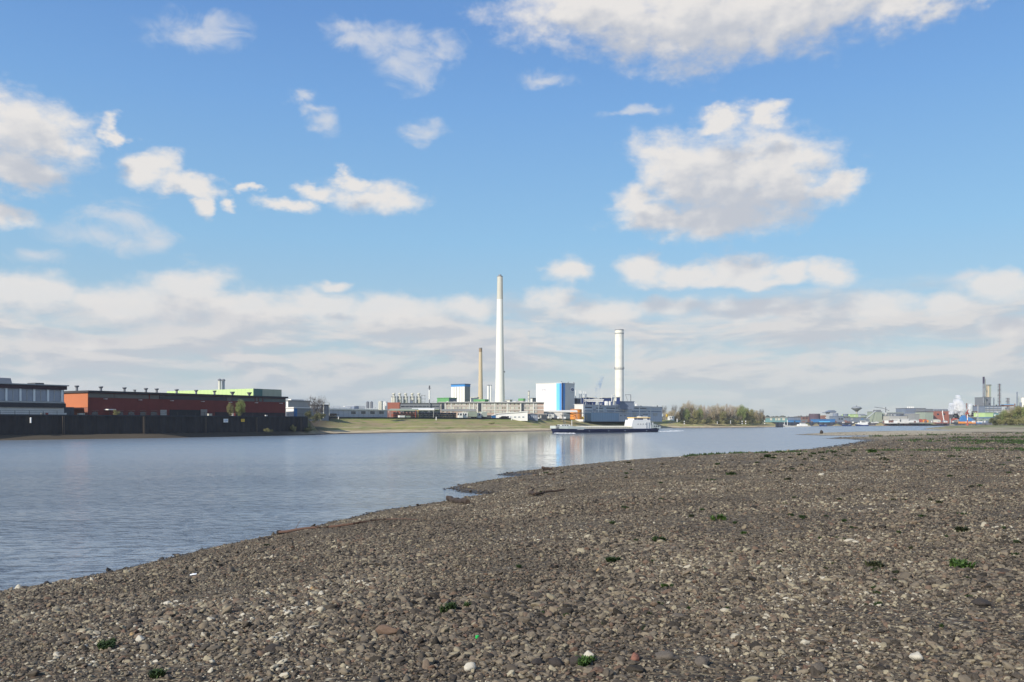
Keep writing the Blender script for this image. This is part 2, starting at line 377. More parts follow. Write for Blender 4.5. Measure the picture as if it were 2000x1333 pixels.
    t.L(na('pick', 'INT'), iop.inputs['Instance Index']); t.L(na('rot', 'FLOAT_VECTOR'), iop.inputs['Rotation']); t.L(na('scl', 'FLOAT_VECTOR'), iop.inputs['Scale'])
    t.L(iop.outputs[0], go.inputs[0])
    o = link('gravel', me, m); md = o.modifiers.new('gravel_scatter', 'NODES'); md.node_group = g
    tag(o, 'loose rounded river gravel in mixed grey and brown covering the beach', 'gravel', kind='stuff')
gravel()
# ------------------------------------------------------------ mesh builder
class MB:
    def __init__(s): s.v = []; s.f = []
    def add(s, vs, fs):
        k = len(s.v); s.v += [tuple(p) for p in vs]; s.f += [tuple(i+k for i in f) for f in fs]; return s
    def box(s, x0, x1, y0, y1, z0, z1):
        if x0 > x1: x0, x1 = x1, x0
        if y0 > y1: y0, y1 = y1, y0
        if z0 > z1: z0, z1 = z1, z0
        return s.add([(x0,y0,z0),(x1,y0,z0),(x1,y1,z0),(x0,y1,z0),(x0,y0,z1),(x1,y0,z1),(x1,y1,z1),(x0,y1,z1)],
              [(0,3,2,1),(4,5,6,7),(0,1,5,4),(1,2,6,5),(2,3,7,6),(3,0,4,7)])
    def prism(s, pts, y0, y1):
        """outline in x,z extruded along y"""
        n = len(pts); V = [(x, y0, z) for x, z in pts]+[(x, y1, z) for x, z in pts]
        return s.add(V, [tuple(range(n)), tuple(range(2*n-1, n-1, -1))]+[(i, i+n, (i+1) % n+n, (i+1) % n) for i in range(n)])
    def prismx(s, pts, x0, x1):
        n = len(pts); V = [(x0, y, z) for y, z in pts]+[(x1, y, z) for y, z in pts]
        return s.add(V, [tuple(range(n-1, -1, -1)), tuple(range(n, 2*n))]+[(i, (i+1) % n, (i+1) % n+n, i+n) for i in range(n)])
    def lathe(s, cx, cy, prof, n=20):
        V = []; Fc = []
        for r, z in prof:
            for i in range(n):
                a = 2*math.pi*i/n; V.append((cx+r*math.cos(a), cy+r*math.sin(a), z))
        for j in range(len(prof)-1):
            for i in range(n):
                i2 = (i+1) % n; Fc.append((j*n+i, j*n+i2, (j+1)*n+i2, (j+1)*n+i))
        Fc.append(tuple(range(n-1, -1, -1))); k = (len(prof)-1)*n; Fc.append(tuple(range(k, k+n)))
        return s.add(V, Fc)
    def cyl(s, cx, cy, z0, z1, r0, r1=None, n=14): return s.lathe(cx, cy, [(r0, z0), (r0 if r1 is None else r1, z1)], n)
    def tube(s, pts, r, n=6, r2=None):
        pts = [Vector(p) for p in pts]; V = []; Fc = []
        for j, p in enumerate(pts):
            d = (pts[min(j+1, len(pts)-1)]-pts[max(j-1, 0)]).normalized()
            a = d.orthogonal().normalized(); b = d.cross(a)
            rr = r if r2 is None else r+(r2-r)*j/(len(pts)-1)
            if not isinstance(rr, float): rr = float(rr)
            for i in range(n):
                t_ = 2*math.pi*i/n; V.append(p+a*rr*math.cos(t_)+b*rr*math.sin(t_))
        for j in range(len(pts)-1):
            for i in range(n): Fc.append((j*n+i, j*n+(i+1) % n, (j+1)*n+(i+1) % n, (j+1)*n+i))
        Fc += [tuple(range(n-1, -1, -1)), tuple(range((len(pts)-1)*n, len(pts)*n))]
        return s.add(V, Fc)
    def mesh(s, name, smooth=False):
        me = bpy.data.meshes.new(name); me.from_pydata(s.v, [], s.f); me.update()
        if smooth:
            for p in me.polygons: p.use_smooth = True
            try: me.set_sharp_from_angle(angle=R(40))
            except Exception: pass
        return me
    def build(s, name, m, parent=None, smooth=False, loc=None, rot=0):
        o = link(name, s.mesh(name, smooth), m, parent)
        if loc is not None: o.location = loc; o.rotation_euler = (0, 0, rot)
        return o
def copy_tree(o, parent=None):
    c = o.copy(); COL.objects.link(c); c.parent = parent
    for ch in list(o.children): copy_tree(ch, c)
    return c

T1 = (.543, .839); TM = (.58, .815)
class Fr:
    """a building frame: local x runs along the river front (away to the right), local y back into the plot, z up"""
    def __init__(s, px, D, t=TM, zb=6.2):
        L = math.hypot(*t); s.t = (t[0]/L, t[1]/L); s.D = D; s.X = (px-1000)/F*D; s.zb = zb
        s.rot = math.atan2(s.t[1], s.t[0]); s.loc = (s.X, D, zb)
    def u(s, px, back=0.):       # distance along the front at photo column px (front shifted back)
        k = (px-1000)/F; X = s.X-s.t[1]*back; D = s.D+s.t[0]*back
        return (k*D-X)/(s.t[0]-k*s.t[1])
    def v(s, px):                # distance back along the lit end wall
        k = (px-1000)/F; return (k*s.D-s.X)/(-s.t[1]-k*s.t[0])
    def z(s, py, u=0., back=0.): return H+(HY-py)*(s.D+s.t[1]*u+s.t[0]*back)/F-s.zb
def thing_at(fr, name, label, cat, group=None): return thing(name, label, cat, fr.loc, fr.rot, group)

# ------------------------------------------------------------ materials for buildings
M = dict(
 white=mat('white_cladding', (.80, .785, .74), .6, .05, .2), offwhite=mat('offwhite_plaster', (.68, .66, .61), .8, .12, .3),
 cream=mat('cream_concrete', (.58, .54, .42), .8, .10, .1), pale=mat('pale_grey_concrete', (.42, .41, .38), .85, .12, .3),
 grey=mat('grey_sheet', (.27, .275, .27), .7, .12, .3), dgrey=mat('dark_grey_sheet', (.09, .095, .105), .7, .15, .4),
 bluegrey=mat('blue_grey_sheet', (.43, .455, .49), .6, .10, .25, stripes=(0, 3., .12)), steel=mat('weathered_steel', (.22, .23, .25), .5, .2, .5, metal=.2),
 brick=mat('red_brick', (.19, .048, .04), .9, .18, .4, bump=.3), orange=mat('orange_red_render', (.50, .17, .075), .85, .06, .3),
 brown=mat('brown_brick', (.22, .12, .10), .9, .2, .4), roof=mat('dark_roof_felt', (.055, .05, .052), .9, .2, .4),
 black=mat('black_paint', (.018, .018, .022), .6, .2, .5), glass=mat('dark_window_glass', (.035, .045, .06), .12, .3, .3, spec=.8),
 bglass=mat('grey_window_glass', (.22, .26, .32), .2, .25, .3, spec=.8), lgreen=mat('pale_green_sheet', (.52, .68, .30), .6, .05, .2, stripes=(1, 2.5, .08)),
 tgreen=mat('green_sheet', (.12, .33, .13), .7, .1, .3), navy=mat('navy_paint', (.025, .045, .14), .5, .1, .3), blue=mat('blue_paint', (.055, .19, .43), .5, .08, .3),
 cyan=mat('light_blue_cladding', (.16, .52, .88), .5, .04, .2), mblue=mat('mid_blue_cladding', (.06, .26, .62), .5, .04, .2),
 tank=mat('cream_tank_paint', (.62, .60, .50), .5, .08, .3), orangep=mat('orange_tank_paint', (.75, .27, .04), .5, .1, .3),
 tan=mat('tan_chimney_brick', (.56, .46, .31), .9, .12, .1), timber=mat('weathered_timber', (.13, .10, .075), .9, .3, 1.), red=mat('red_paint', (.38, .085, .06), .5, .1, .4),
 yellow=mat('yellow_paint', (.75, .48, .06), .5, .1, .4), tyre=mat('tyre_rubber', (.02, .02, .02), .9, .1, 1.), rust=mat('rusty_steel', (.16, .075, .05), .85, .3, .6),
 teal=mat('teal_sheet', (.18, .33, .34), .6, .12, .3), slate=mat('slate_blue_sheet', (.17, .20, .26), .6, .12, .3), sage=mat('sage_grey_sheet', (.30, .34, .27), .7, .12, .3),
 shipwhite=mat('white_ship_paint', (.78, .77, .74), .45, .05, .5), hatch=mat('cream_hatch_cover', (.80, .74, .58), .6, .08, .4), hull=mat('navy_hull_paint', (.010, .014, .048), .45, .15, .3),
)

# ------------------------------------------------------------ the far bank and the land behind it
FB = [(-330, -150), (-222, 60)]+[wl(*q) for q in [(0,860.5),(160,858.2),(320,856),(460,853.2),(600,850.4),(640,848.6),(700,847.4),(780,846),(860,845),(940,844),(1010,843),(1080,842),(1150,840.2),(1220,838.3),
  (1300,836.6),(1400,836),(1480,835.3),(1530,834.9)]]
FB += [(258, 880), (330, 960), (414, 1040), (501, 1093), (643, 1214), (900, 1330), (1500, 1560), (2600, 2050)]
FB = np.array(FB); seg = np.hypot(*np.diff(FB, axis=0).T); cum = np.concatenate([[0], np.cumsum(seg)])
def bank_at(s): return np.stack([np.interp(s, cum, FB[:, 0]), np.interp(s, cum, FB[:, 1])], -1)
s_of = lambda i: cum[i]
S_Q = s_of(6)+4        # end of the quay wall
S_W = s_of(19)         # end of the wooded bank
INL = np.array([-.6, .8])
def bank_prof(s, d, y):
    """height at distance d inland for station s"""
    q = np.clip((s-S_Q)/14, 0, 1)                     # 0 on the quay, 1 on the grass bank
    w = np.clip((s-(S_W-120))/140, 0, 1); h_ = np.clip((s-S_W)/60, 0, 1)
    top = 6.15*(1-w)+4.6*w; top = top*(1-h_)+4.3*h_
    zq = np.interp(d, [-4, 0, 2.6, 2.9, 3.4, 3.5], [-.8, 0, 1.25, 1.35, 1.4, 6.15])
    a = 9+5*w
    zb_ = np.where(d < 0, d*.2, np.where(d < a, 1.5*(np.clip(d, 0, a)/a)**1.2, 1.5+(top-1.5)*np.clip((d-a)/17, 0, 1)**.85))
    zh = np.interp(d, [-4, 0, .3, .8, 4], [-.8, -.2, .1, 3.7, 4.3])
    z = zq*(1-q)+zb_*q; z = z*(1-h_)+zh*h_
    return z
def far_land():
    st = np.concatenate([np.arange(0, s_of(20), 2.5), np.arange(s_of(20), cum[-1], 12)])
    off = np.array([-4, -2, -1, 0, 1, 2, 2.6, 3, 3.4, 3.5, 4.5, 6, 7.5, 9, 10.5, 12, 13.5, 15, 17, 19, 21, 23, 24.5, 26, 30, 40, 60, 100, 300, 1900.])
    B = bank_at(st); S2, D2 = np.meshgrid(st, off, indexing='ij')
    X = B[:, None, 0]+INL[0]*D2; Y = B[:, None, 1]+INL[1]*D2
    wob = vnoise(X, Y, .08, 31)*2.2+vnoise(X, Y, .3, 32)*.8
    Z = bank_prof(S2, D2+wob*np.clip((S2-S_Q)/20, 0, 1)*(D2 < 24), Y)
    Z += np.where((D2 > 1) & (D2 < 24) & (S2 > S_Q) & (S2 < S_W+20), vnoise(X, Y, .5, 33)*.22, 0)
    n, m_ = X.shape; idx = np.arange(n*m_).reshape(n, m_)
    Fc = np.stack([idx[:-1, :-1], idx[1:, :-1], idx[1:, 1:], idx[:-1, 1:]], -1).reshape(-1, 4)
    me = npmesh('far_bank', np.stack([X, Y, Z], -1).reshape(-1, 3), Fc, False)
    m = bpy.data.materials.new('far_bank_ground'); m.use_nodes = True; t = NT(m.node_tree); b = m.node_tree.nodes['Principled BSDF']
    g = t.n('ShaderNodeNewGeometry').outputs['Position']; x, y, z = t.sep(g)
    mp = t.n('ShaderNodeMapping'); t.L(g, mp.inputs[0]); mp.inputs['Rotation'].default_value = (0, 0, R(-54)); pr = mp.outputs[0]
    n1 = t.noise(t.v('MULTIPLY', pr, (.035, .35, .8)), 1., 6, .62); n2 = t.noise(t.v('MULTIPLY', pr, (.12, .6, 1)), 1., 5, .6)
    grass = t.mix(t.mr(n1, .36, .60), (.27, .28, .085, 1), (.34, .26, .15, 1))
    grass = t.mix(t.mr(n2, .52, .66), grass, (.17, .22, .06, 1))
    grass = t.mix(t.m('MULTIPLY', t.mr(t.m('ADD', z, t.m('MULTIPLY', n2, 1.)), 5.9, 6.5), .6), grass, (.13, .20, .05, 1))
    sand = t.mix(t.mr(n2, .35, .65), (.58, .48, .31, 1), (.38, .30, .20, 1))
    zz = t.m('ADD', z, t.m('MULTIPLY', t.m('SUBTRACT', n1, .5), 2.6))
    c = t.mix(t.mr(zz, .95, 1.5), sand, grass)
    strip = t.m('MULTIPLY', t.mr(zz, 2.1, 2.35), t.mr(zz, 2.75, 2.5)); c = t.mix(t.m('MULTIPLY', strip, .75), c, (.46, .39, .22, 1))   # trodden path along the bank
    c = t.mix(t.mr(t.m('ADD', z, t.m('MULTIPLY', n2, .3)), .55, .4), c, (.20, .15, .12, 1))      # rip rap at the water
    c = t.mix(t.mr(z, .22, .12), c, (.06, .05, .045, 1))
    c = t.mix(t.mr(x, -66, -78), c, t.mix(n2, (.06, .05, .038, 1), (.11, .09, .068, 1)))     # quay foot
    t.L(c, b.inputs['Base Color']); b.inputs['Roughness'].default_value = .95; b.inputs['Specular IOR Level'].default_value = .2
    tag(link('far_bank', me, m), 'sloping grass bank and flat industrial ground across the river', kind='structure')
far_land()

# ------------------------------------------------------------ quay
def quay():
    s0, s1 = s_of(0), S_Q; n = 260
    ss = np.linspace(s0, s1, n); B = bank_at(ss)+INL*2.9
    q = thing('quay_wall', 'long dark sheet piled quay wall along the left bank', 'quay wall', (0, 0, 0))
    w = MB(); V = []
    ssf = np.arange(s0, s1, .6); Bf = bank_at(ssf)
    for i, (x, y) in enumerate(Bf):
        o = 2.95 if (i//2) % 2 else 2.72
        V.append((x+INL[0]*o, y+INL[1]*o))
    k = len(V); xb, yb = Bf[-1]
    V2 = [(x, y, .9) for x, y in V]+[(x, y, 6.1) for x, y in V]
    w.add(V2, [(i, i+1, i+1+k, i+k) for i in range(k-1)])
    w.add([(*V[-1], .2), (*V[-1], 6.1), (V[-1][0]-14, V[-1][1]+19, 6.1), (V[-1][0]-14, V[-1][1]+19, .2)], [(0, 1, 2, 3)])
    pm = mat('dark_sheet_piling', (.034, .030, .030), .85, .55, .25, stripes=(0, 2.4, .12)); w.build('piling', pm, q)
    c = MB(); kk = len(B)
    fr_ = [(2.5, 6.1), (2.5, 6.5), (3.9, 6.5), (3.9, 6.1)]
    Vc = [(x+INL[0]*o, y+INL[1]*o, z) for x, y in (B-INL*2.9) for o, z in fr_]
    c.add(Vc, [(4*i+j, 4*(i+1)+j, 4*(i+1)+(j+1) % 4, 4*i+(j+1) % 4) for i in range(kk-1) for j in range(4)]+[(0, 1, 2, 3), (4*kk-1, 4*kk-2, 4*kk-3, 4*kk-4)])
    c.build('coping', mat('dark_coping', (.035, .036, .042), .8, .3, .5), q)
    for sx in np.arange(s_of(2)-6, s1-4, 21.5):
        x, y = bank_at(sx)+INL*2.45; l = MB()
        for dx in (-.22, .22): l.box(dx-.05, dx+.05, -.06, .06, .8, 6.1)
        for z in np.arange(1.1, 6.0, .45): l.box(-.2, .2, -.03, .03, z, z+.06)
        l.build('ladder', M['timber'], q, loc=(x, y, 0), rot=math.atan2(.839, .543))
    # railing on the coping
    r = thing('quay_railing', 'thin dark railing along the top of the quay wall', 'railing', (0, 0, 0))
    rb = MB()
    for z in (6.95, 7.45): rb.tube([(x+INL[0]*3.1, y+INL[1]*3.1, z) for x, y in bank_at(np.linspace(s0, s1, 60))], .035, 4)
    rb.build('rail', M['black'], r); pb = MB().box(-.035, .035, -.035, .035, 6.5, 7.48); first = None
    for sx in np.arange(s_of(2)-20, s1, 3.4):
        x, y = bank_at(sx)+INL*3.1
        if first is None: first = pb.build('post', M['black'], r)
        o = first if sx == s_of(2)-20 else first.copy()
        if o is not first: COL.objects.link(o); o.parent = r
        o.location = (x, y, 0)
quay()
ang1 = math.atan2(.839, .543)
def qpos(px, inl):                     # a spot on the quay seen in photo column px, inl metres behind the waterline
    i = np.arange(0, S_W+150, .25); P = bank_at(i)+INL*inl; c = 1000+P[:, 0]/P[:, 1]*F
    j = int(np.argmin(np.abs(c-px))); return P[j][0], P[j][1]
def sign_on_wall(px, py, w, h, m, label, text=None, tm=None, cat='sign'):
    x, y = qpos(px, 2.42); D = y; s = D/F; z = H+(HY-py)*s
    o = thing('quay_sign', label, cat, (x, y, z), ang1)
    MB().box(-w*s/2*1.2, w*s/2*1.2, -.12, -.04, -h*s/2, h*s/2).build('board', m, o)
    if text:
        cu = bpy.data.curves.new('lettering', 'FONT'); cu.body = text; cu.size = h*s*.72; cu.align_x = 'CENTER'; cu.align_y = 'CENTER'; cu.extrude = .01
        t_ = bpy.data.objects.new('lettering', cu); COL.objects.link(t_); t_.parent = o; t_.location = (0, -.135, 0); t_.rotation_euler = (R(90), 0, 0); cu.materials.append(tm)
    for dx in (-.4, .4): MB().box(dx*w*s-.05, dx*w*s+.05, -.04, .2, -h*s/2, h*s/2).build('bracket', M['dgrey'], o)
sign_on_wall(441, 822, 9, 7, M['white'], 'white board with blue lettering high on the dark quay wall', '159', M['blue'])
sign_on_wall(474, 821.5, 7, 5.5, M['yellow'], 'small yellow board right of the white board on the quay wall', 'II', M['black'])
def post(px, D, y0, y1, w, m, label, name='marker_post', stripes=None, group=None, zb=None):
    X = (px-1000)/F*D; zb = H+(HY-y1)*D/F if zb is None else zb; h = H+(HY-y0)*D/F-zb; r = w*D/F/2
    o = thing(name, label, 'marker post', (X, D, zb), 0, group)
    MB().cyl(0, 0, 0, h, r, r, 10).build('pole', m, o)
    MB().lathe(0, 0, [(r*1.25, h), (r*1.25, h+.08), (r*.3, h+.25)], 10).build('cap', m if not stripes else stripes, o)
    if stripes: MB().cyl(0, 0, h*.35, h*.62, r*1.06, r*1.06, 10).build('band', stripes, o)
    return o
x, y = qpos(60, 2.2)
post(60, y, 817.5, 826.5, 3, M['white'], 'short white pile standing against the dark quay at far left')

# ------------------------------------------------------------ grey and white riverside office, far left
def office():
    fr = Fr(125, 236, T1, 6.3); o = thing_at(fr, 'riverside_office', 'low white and dark building with big windows at far left', 'building')
    L = 46.; z = lambda py: fr.z(py); d = 14
    MB().box(-L, 0, 0, d, 0, z(810)*0+fr.z(797)).build('ground_floor_wall', M['offwhite'], o)
    MB().box(-L-.3, .25, -.5, d, fr.z(797), fr.z(788.5)).build('dark_band', mat('dark_brown_band', (.045, .042, .045), .7, .2, .4), o)
    MB().box(-L, 0, 0, d, fr.z(788.5), fr.z(762)).build('upper_floor_wall', mat('grey_panel', (.34, .36, .39), .7, .15, .3), o)
    MB().box(-L-.4, .4, -.8, d+.5, fr.z(762), fr.z(755)).build('fascia', mat('maroon_fascia', (.045, .018, .025), .6, .1, .4), o)
    MB().box(-L-.7, .7, -1.3, d+.8, fr.z(755), fr.z(753)).build('roof', M['grey'], o)
    MB().box(-L, .05, -.28, -.02, fr.z(788.3), fr.z(785.6)).build('sill', mat('pale_sill', (.40, .40, .38), .7, .1, .3), o)
    for (a, b) in [(-38, 10), (12, 37), (40, 64), (67, 91), (94, 117)]:
        u0, u1 = fr.u(a), fr.u(b)
        w = MB().box(u0, u1, -.12, .1, fr.z(785), fr.z(763)).build('window', M['bglass'], o)
        MB().box((u0+u1)/2-.08, (u0+u1)/2+.08, -.2, -.12, fr.z(785), fr.z(763)).build('mullion', M['pale'], w)
    for px in (-40, 11, 38.5, 65.5, 92.5, 120):
        MB().box(fr.u(px-1.9), fr.u(px+1.9), -.42, -.02, fr.z(785.5), fr.z(762.2)).build('pier', mat('pale_pier', (.74, .76, .74), .7, .08, .3), o)
    u0, u1 = -L, fr.u(36)
    MB().prismx([(3, fr.z(753)), (3.8, fr.z(742)), (12, fr.z(742)), (13, fr.z(753))], u0, u1).build('roof_lantern', M['steel'], o)
    MB().box(fr.u(81), fr.u(98), 3, 7, fr.z(753), fr.z(749)).build('roof_hatch', M['dgrey'], o)
    MB().box(0.02, 4.6, 3, 9, 0, fr.z(795)).build('side_annex', M['dgrey'], o)
    MB().box(0.02, fr.u(133), 4, 10, fr.z(795), fr.z(767)).build('stair_tower', M['pale'], o)
office()

# ------------------------------------------------------------ long red brick hall
def red_hall():
    fr = Fr(172, 250, T1, 6.3); o = thing_at(fr, 'brick_hall', 'long red brick factory hall with glazed strip under the eaves', 'factory hall')
    u1 = fr.u(558); v1 = fr.v(124); T = fr.z(763)
    zb = fr.z(776.5)
    MB().box(0, u1, 0, v1, 0, T-.6).build('wall', M['brick'], o)
    MB().box(-.06, -.02, .02, v1, fr.z(796), T-.3).build('end_wall', M['orange'], o)
    MB().box(-.06, -.02, .02, v1, 0, fr.z(796.3)).build('end_wall_base', mat('dull_brick', (.30, .12, .08), .9, .2, .5), o)
    MB().box(-.5, u1+.4, -.9, v1+.5, T-.6, T).build('roof', M['roof'], o)
    segs = [(173, 222, 'g'), (223, 290, 'g'), (293, 310, 'g'), (311, 442, 'k'), (443, 452, 'g'), (453, 497, 'b'), (499, 503, 'g'), (505, 512, 'b'), (514, 557, 'b')]
    gm = {'g': mat('dusty_glazing', (.16, .15, .13), .5, .2, .3), 'k': mat('dark_glazing', (.03, .032, .045), .3, .2, .3), 'b': mat('greenish_glazing', (.10, .115, .11), .4, .2, .3)}
    for a, b, k in segs: MB().box(fr.u(a), fr.u(b), -.1, .1, zb, T-.75).build('clerestory_window', gm[k], o)
    # ground floor openings
    for a, b in [(179, 191), (228, 240), (250, 262), (273, 284), (294, 306)]:
        w = MB().prism([(fr.u(a), fr.z(812, fr.u(a))), (fr.u(b), fr.z(812, fr.u(b))), (fr.u(b), fr.z(806, fr.u(b))), (fr.u((a+b)/2), fr.z(804.2, fr.u(b))), (fr.u(a), fr.z(806, fr.u(a)))], -.12, .1).build('window', M['glass'], o)
        MB().box(fr.u(a)-.1, fr.u(b)+.1, -.25, -.13, fr.z(806, fr.u(a))+.5, fr.z(806, fr.u(a))+.68).build('lintel', M['brown'], w)
    MB().box(fr.u(331), fr.u(391), -.1, .2, 0, fr.z(801, fr.u(360))).build('loading_opening', M['black'], o)
    g = MB(); 
    for px in np.arange(391.5, 404, 1.6): g.box(fr.u(px), fr.u(px)+.16, -.3, -.18, 0, fr.z(800, fr.u(395)))
    g.build('barred_gate', M['pale'], o)
    d_ = MB().box(fr.u(313), fr.u(325), -.14, .1, 0, fr.z(801, fr.u(320))).build('door', M['pale'], o)
    MB().box(fr.u(323), fr.u(323.6), -.25, -.14, 1.0, 1.2).build('handle', M['black'], d_)
    MB().box(fr.u(420), fr.u(556), -.1, .1, 0, fr.z(806, fr.u(480))).build('dark_plinth', mat('sooty_plinth', (.05, .035, .04), .9, .2, .4), o)
    MB().box(fr.u(203), fr.u(218), -2.2, -.02, fr.z(801.5, fr.u(210)), fr.z(799.5, fr.u(210))).build('canopy', M['white'], o)
    MB().box(-4, -.1, 2, 12, fr.z(800), fr.z(796.5)).build('side_canopy', M['brown'], o)
    for px, py in [(204, 780), (272, 782), (334, 783.5), (394, 785), (448, 786.5), (499, 787.5), (547, 788.5)]:
        u = fr.u(px); z = fr.z(py, u); l = MB().box(u-.35, u+.35, -1.0, -.02, z-.02, z+.14).build('wall_lamp', M['white'], o)
    for px in (150, 197, 243, 263, 285, 306, 345, 383, 419, 454, 487):
        u = fr.u(px, 6.); r = .34; h = .95 if px < 440 else .8
        v = MB().lathe(u, 6, [(r, T), (r, T+h), (r*1.9, T+h+.35), (r*1.9, T+h+.6)] if px < 440 else [(r*.9, T), (r*.9, T+h*.4), (r*2.6, T+h+.5), (r*2.6, T+h+.6)], 10)
        if px in (263,): v = MB().lathe(u, 6, [(r, T), (r, T+.7), (r*1.7, T+.9)], 10)
        v.build('roof_vent', M['steel'], o)
    # things on the quay in front
    def small(name, cat, label, px, w, h, m, back=3.):
        x, y = qpos(px, back); s = y/F; b = thing(name, label, cat, (x, y, 6.3), ang1); w *= s*1.15; h *= s
        MB().box(-w/2, w/2, 0, w*.5, .15, h).build('body', m, b); MB().box(-w/2-.05, w/2+.05, -.05, w*.5+.05, h, h+.1).build('lid', m, b)
        for q in (-.38, .38): MB().box(q*w-.08, q*w+.08, .1, w*.5-.1, 0, .15).build('foot', M['black'], b)
    small('storage_box', 'box', 'pale yellow box on the quay in front of the brick hall', 411, 7, 5, M['tank'], 10)
    small('storage_box', 'box', 'small white box on the quay left of the office annex', 128, 3.5, 4, M['white'], 8)
    small('storage_box', 'box', 'cream box beside the orange end wall of the brick hall', 160, 10, 4, M['tank'], 9)
    small('storage_box', 'box', 'little white cabinet standing right of the red box under the tree', 455, 3, 6, M['white'], 8)
    small('storage_box', 'box', 'small red box below the leafy tree on the quay', 459, 3.5, 7, M['red'], 12)
    small('storage_box', 'box', 'small white chest near the right end of the brick hall', 521, 4, 3, M['white'], 8)
    small('storage_box', 'box', 'small red crate on the quay before the white office wall', 92, 4, 4, M['red'], 6)
    small('storage_box', 'box', 'pale sacks box beside the red crate before the office', 84, 5, 3.5, M['pale'], 5)
red_hall()

def block(name, label, cat, pc, D, pr, yt, pl=None, wall='grey', end=None, roof='roof', zb=6.2, t=TM, depth=12., rt=.4, over=.3, group=None, wins=(), yb=None, winm='glass', back=None):
    """near corner at column pc; front to pr, lit end wall to pl; roof line at photo row yt. wins: (a, b, y0, y1[, kind])"""
    fr = Fr(pc, D, t, zb); o = thing_at(fr, name, label, cat, group); u1 = fr.u(pr); v1 = fr.v(pl) if pl is not None else depth
    T = fr.z(yt); z0 = -1.3 if yb is None else fr.z(yb)
    MB().box(0, u1, 0, v1, z0, T-rt).build('wall', M[wall], o)
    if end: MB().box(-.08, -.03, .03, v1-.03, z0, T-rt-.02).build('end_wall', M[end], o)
    if roof: MB().box(-over, u1+over, -over, v1+over, T-rt, T).build('roof', M[roof], o)
    for w in wins:
        a, b, y0, y1 = w[:4]; u0, u2 = fr.u(a), fr.u(b); um = (u0+u2)/2
        MB().box(u0, u2, -.14, .05, max(0, fr.z(y1, um)), fr.z(y0, um)).build(w[5] if len(w) > 5 else 'window', M[w[4] if len(w) > 4 else winm], o)
    return fr, o, u1, v1, T
# green hall behind, with its two flues
fr, o, u1, v1, T = block('green_hall', 'light green sheet metal hall rising behind the brick hall', 'factory hall', 495, 372, 550, 757.5, 326, 'sage', 'lgreen', None, 6.3, T1)  # front's shade put into its grey green colour, against the lit green end
u2 = fr.u(512); MB().box(.02, u2, -.2, -.02, 0, T-.5).build('corner_panel', mat('dark_teal_panel', (.06, .15, .14), .6, .1, .3), o)
fr = Fr(431, 395, T1, 20); 
for px, m, lb in ((429, 'tank', 'stout cream flue on the green hall, left of the pair'), (433.5, 'bluegrey', 'stout blue grey flue on the green hall, right of the pair')):
    X = (px-1000)/F*395; f = thing('roof_flue', lb, 'flue', (X, 395 if m == 'tank' else 397, 18.5), 0, 'pair of flues on the green hall')
    h = H+(HY-744)*395/F-18.5; r = .62
    MB().cyl(0, 0, 0, h, r, r, 14).build('pipe', M[m], f, True); MB().lathe(0, 0, [(r*1.35, h), (r*1.35, h+.5), (r*.5, h+.9)], 14).build('cap', M['steel'], f)

# ------------------------------------------------------------ white and grey boxes right of the hall
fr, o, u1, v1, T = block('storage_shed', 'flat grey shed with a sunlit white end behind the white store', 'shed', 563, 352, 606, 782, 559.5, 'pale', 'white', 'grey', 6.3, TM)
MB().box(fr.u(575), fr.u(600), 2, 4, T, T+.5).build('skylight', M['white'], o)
fr, o, u1, v1, T = block('white_store', 'white store building with a blue stripe beside the brick hall', 'building', 574, 322, 624, 795.5, 559, 'grey', 'white', 'white', 6.3, TM)  # shaded front coloured grey, though the store is white
MB().box(0.02, fr.u(580), -.12, -.02, 0, T-.5).build('blue_stripe', M['blue'], o)

# ------------------------------------------------------------ low blue grey workshop
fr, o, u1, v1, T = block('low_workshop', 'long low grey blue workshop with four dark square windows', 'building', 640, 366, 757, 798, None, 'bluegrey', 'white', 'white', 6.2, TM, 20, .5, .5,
   wins=[(686, 694.5, 803.8, 808.8), (705.5, 713.5, 803.8, 808.8), (723.5, 731.5, 803.8, 808.8), (741, 749, 803.8, 808.8)])
MB().box(fr.u(645), fr.u(704), 6, 14, T, T+1.0).build('roof_monitor', M['white'], o)
MB().box(fr.u(704.5), fr.u(713.5), 4, 10, T, T+1.3).build('plant_room', M['slate'], o)
MB().box(fr.u(720), fr.u(738), 8, 16, T, T+1.5).build('rooflight', M['offwhite'], o)
fr, o, u1, v1, T = block('pipe_shed', 'small grey plant shed with pipes behind the bare tree', 'shed', 627, 350, 642, 790.5, None, 'steel', None, 'dgrey', 6.2, TM, 6)
MB().tube([(1, -.4, 0), (1, -.4, T+.8), (4, -.4, T+.8), (4, -.4, 1)], .14, 8).build('pipe', M['tank'], o)
# vertical storage tanks
def tank(px, D, w, yt, yb, m, label, group=None, cap='flat', cat='tank', name='storage_tank', legs=0, extra=None):
    s = D/F; r = w*s/2; zb = H+(HY-yb)*s; h = (yb-yt)*s
    o = thing(name, label, cat, ((px-1000)*s, D, zb), 0, group)
    if cap == 'dome': prof = [(r, h*.0), (r, h*.8), (r*.86, h*.9), (r*.45, h*.97), (.05, h)]
    else: prof = [(r, 0), (r, h*.96), (r*.93, h)]
    MB().lathe(0, 0, prof, 20).build('shell', m, o, True)
    MB().lathe(0, 0, [(r*1.03, h*.8 if cap == 'dome' else h*.93), (r*1.03, (h*.83 if cap == 'dome' else h*.96))], 20).build('rim', M['steel'], o)
    l = MB(); a = -2.0
    for d in (-.18, .18): l.box(r*math.cos(a)+d, r*math.cos(a)+d+.06, r*math.sin(a)-.2, r*math.sin(a)-.14, 0, h*.9)
    l.build('ladder', M['steel'], o)
    if extra: extra(o, r, h)
    return o
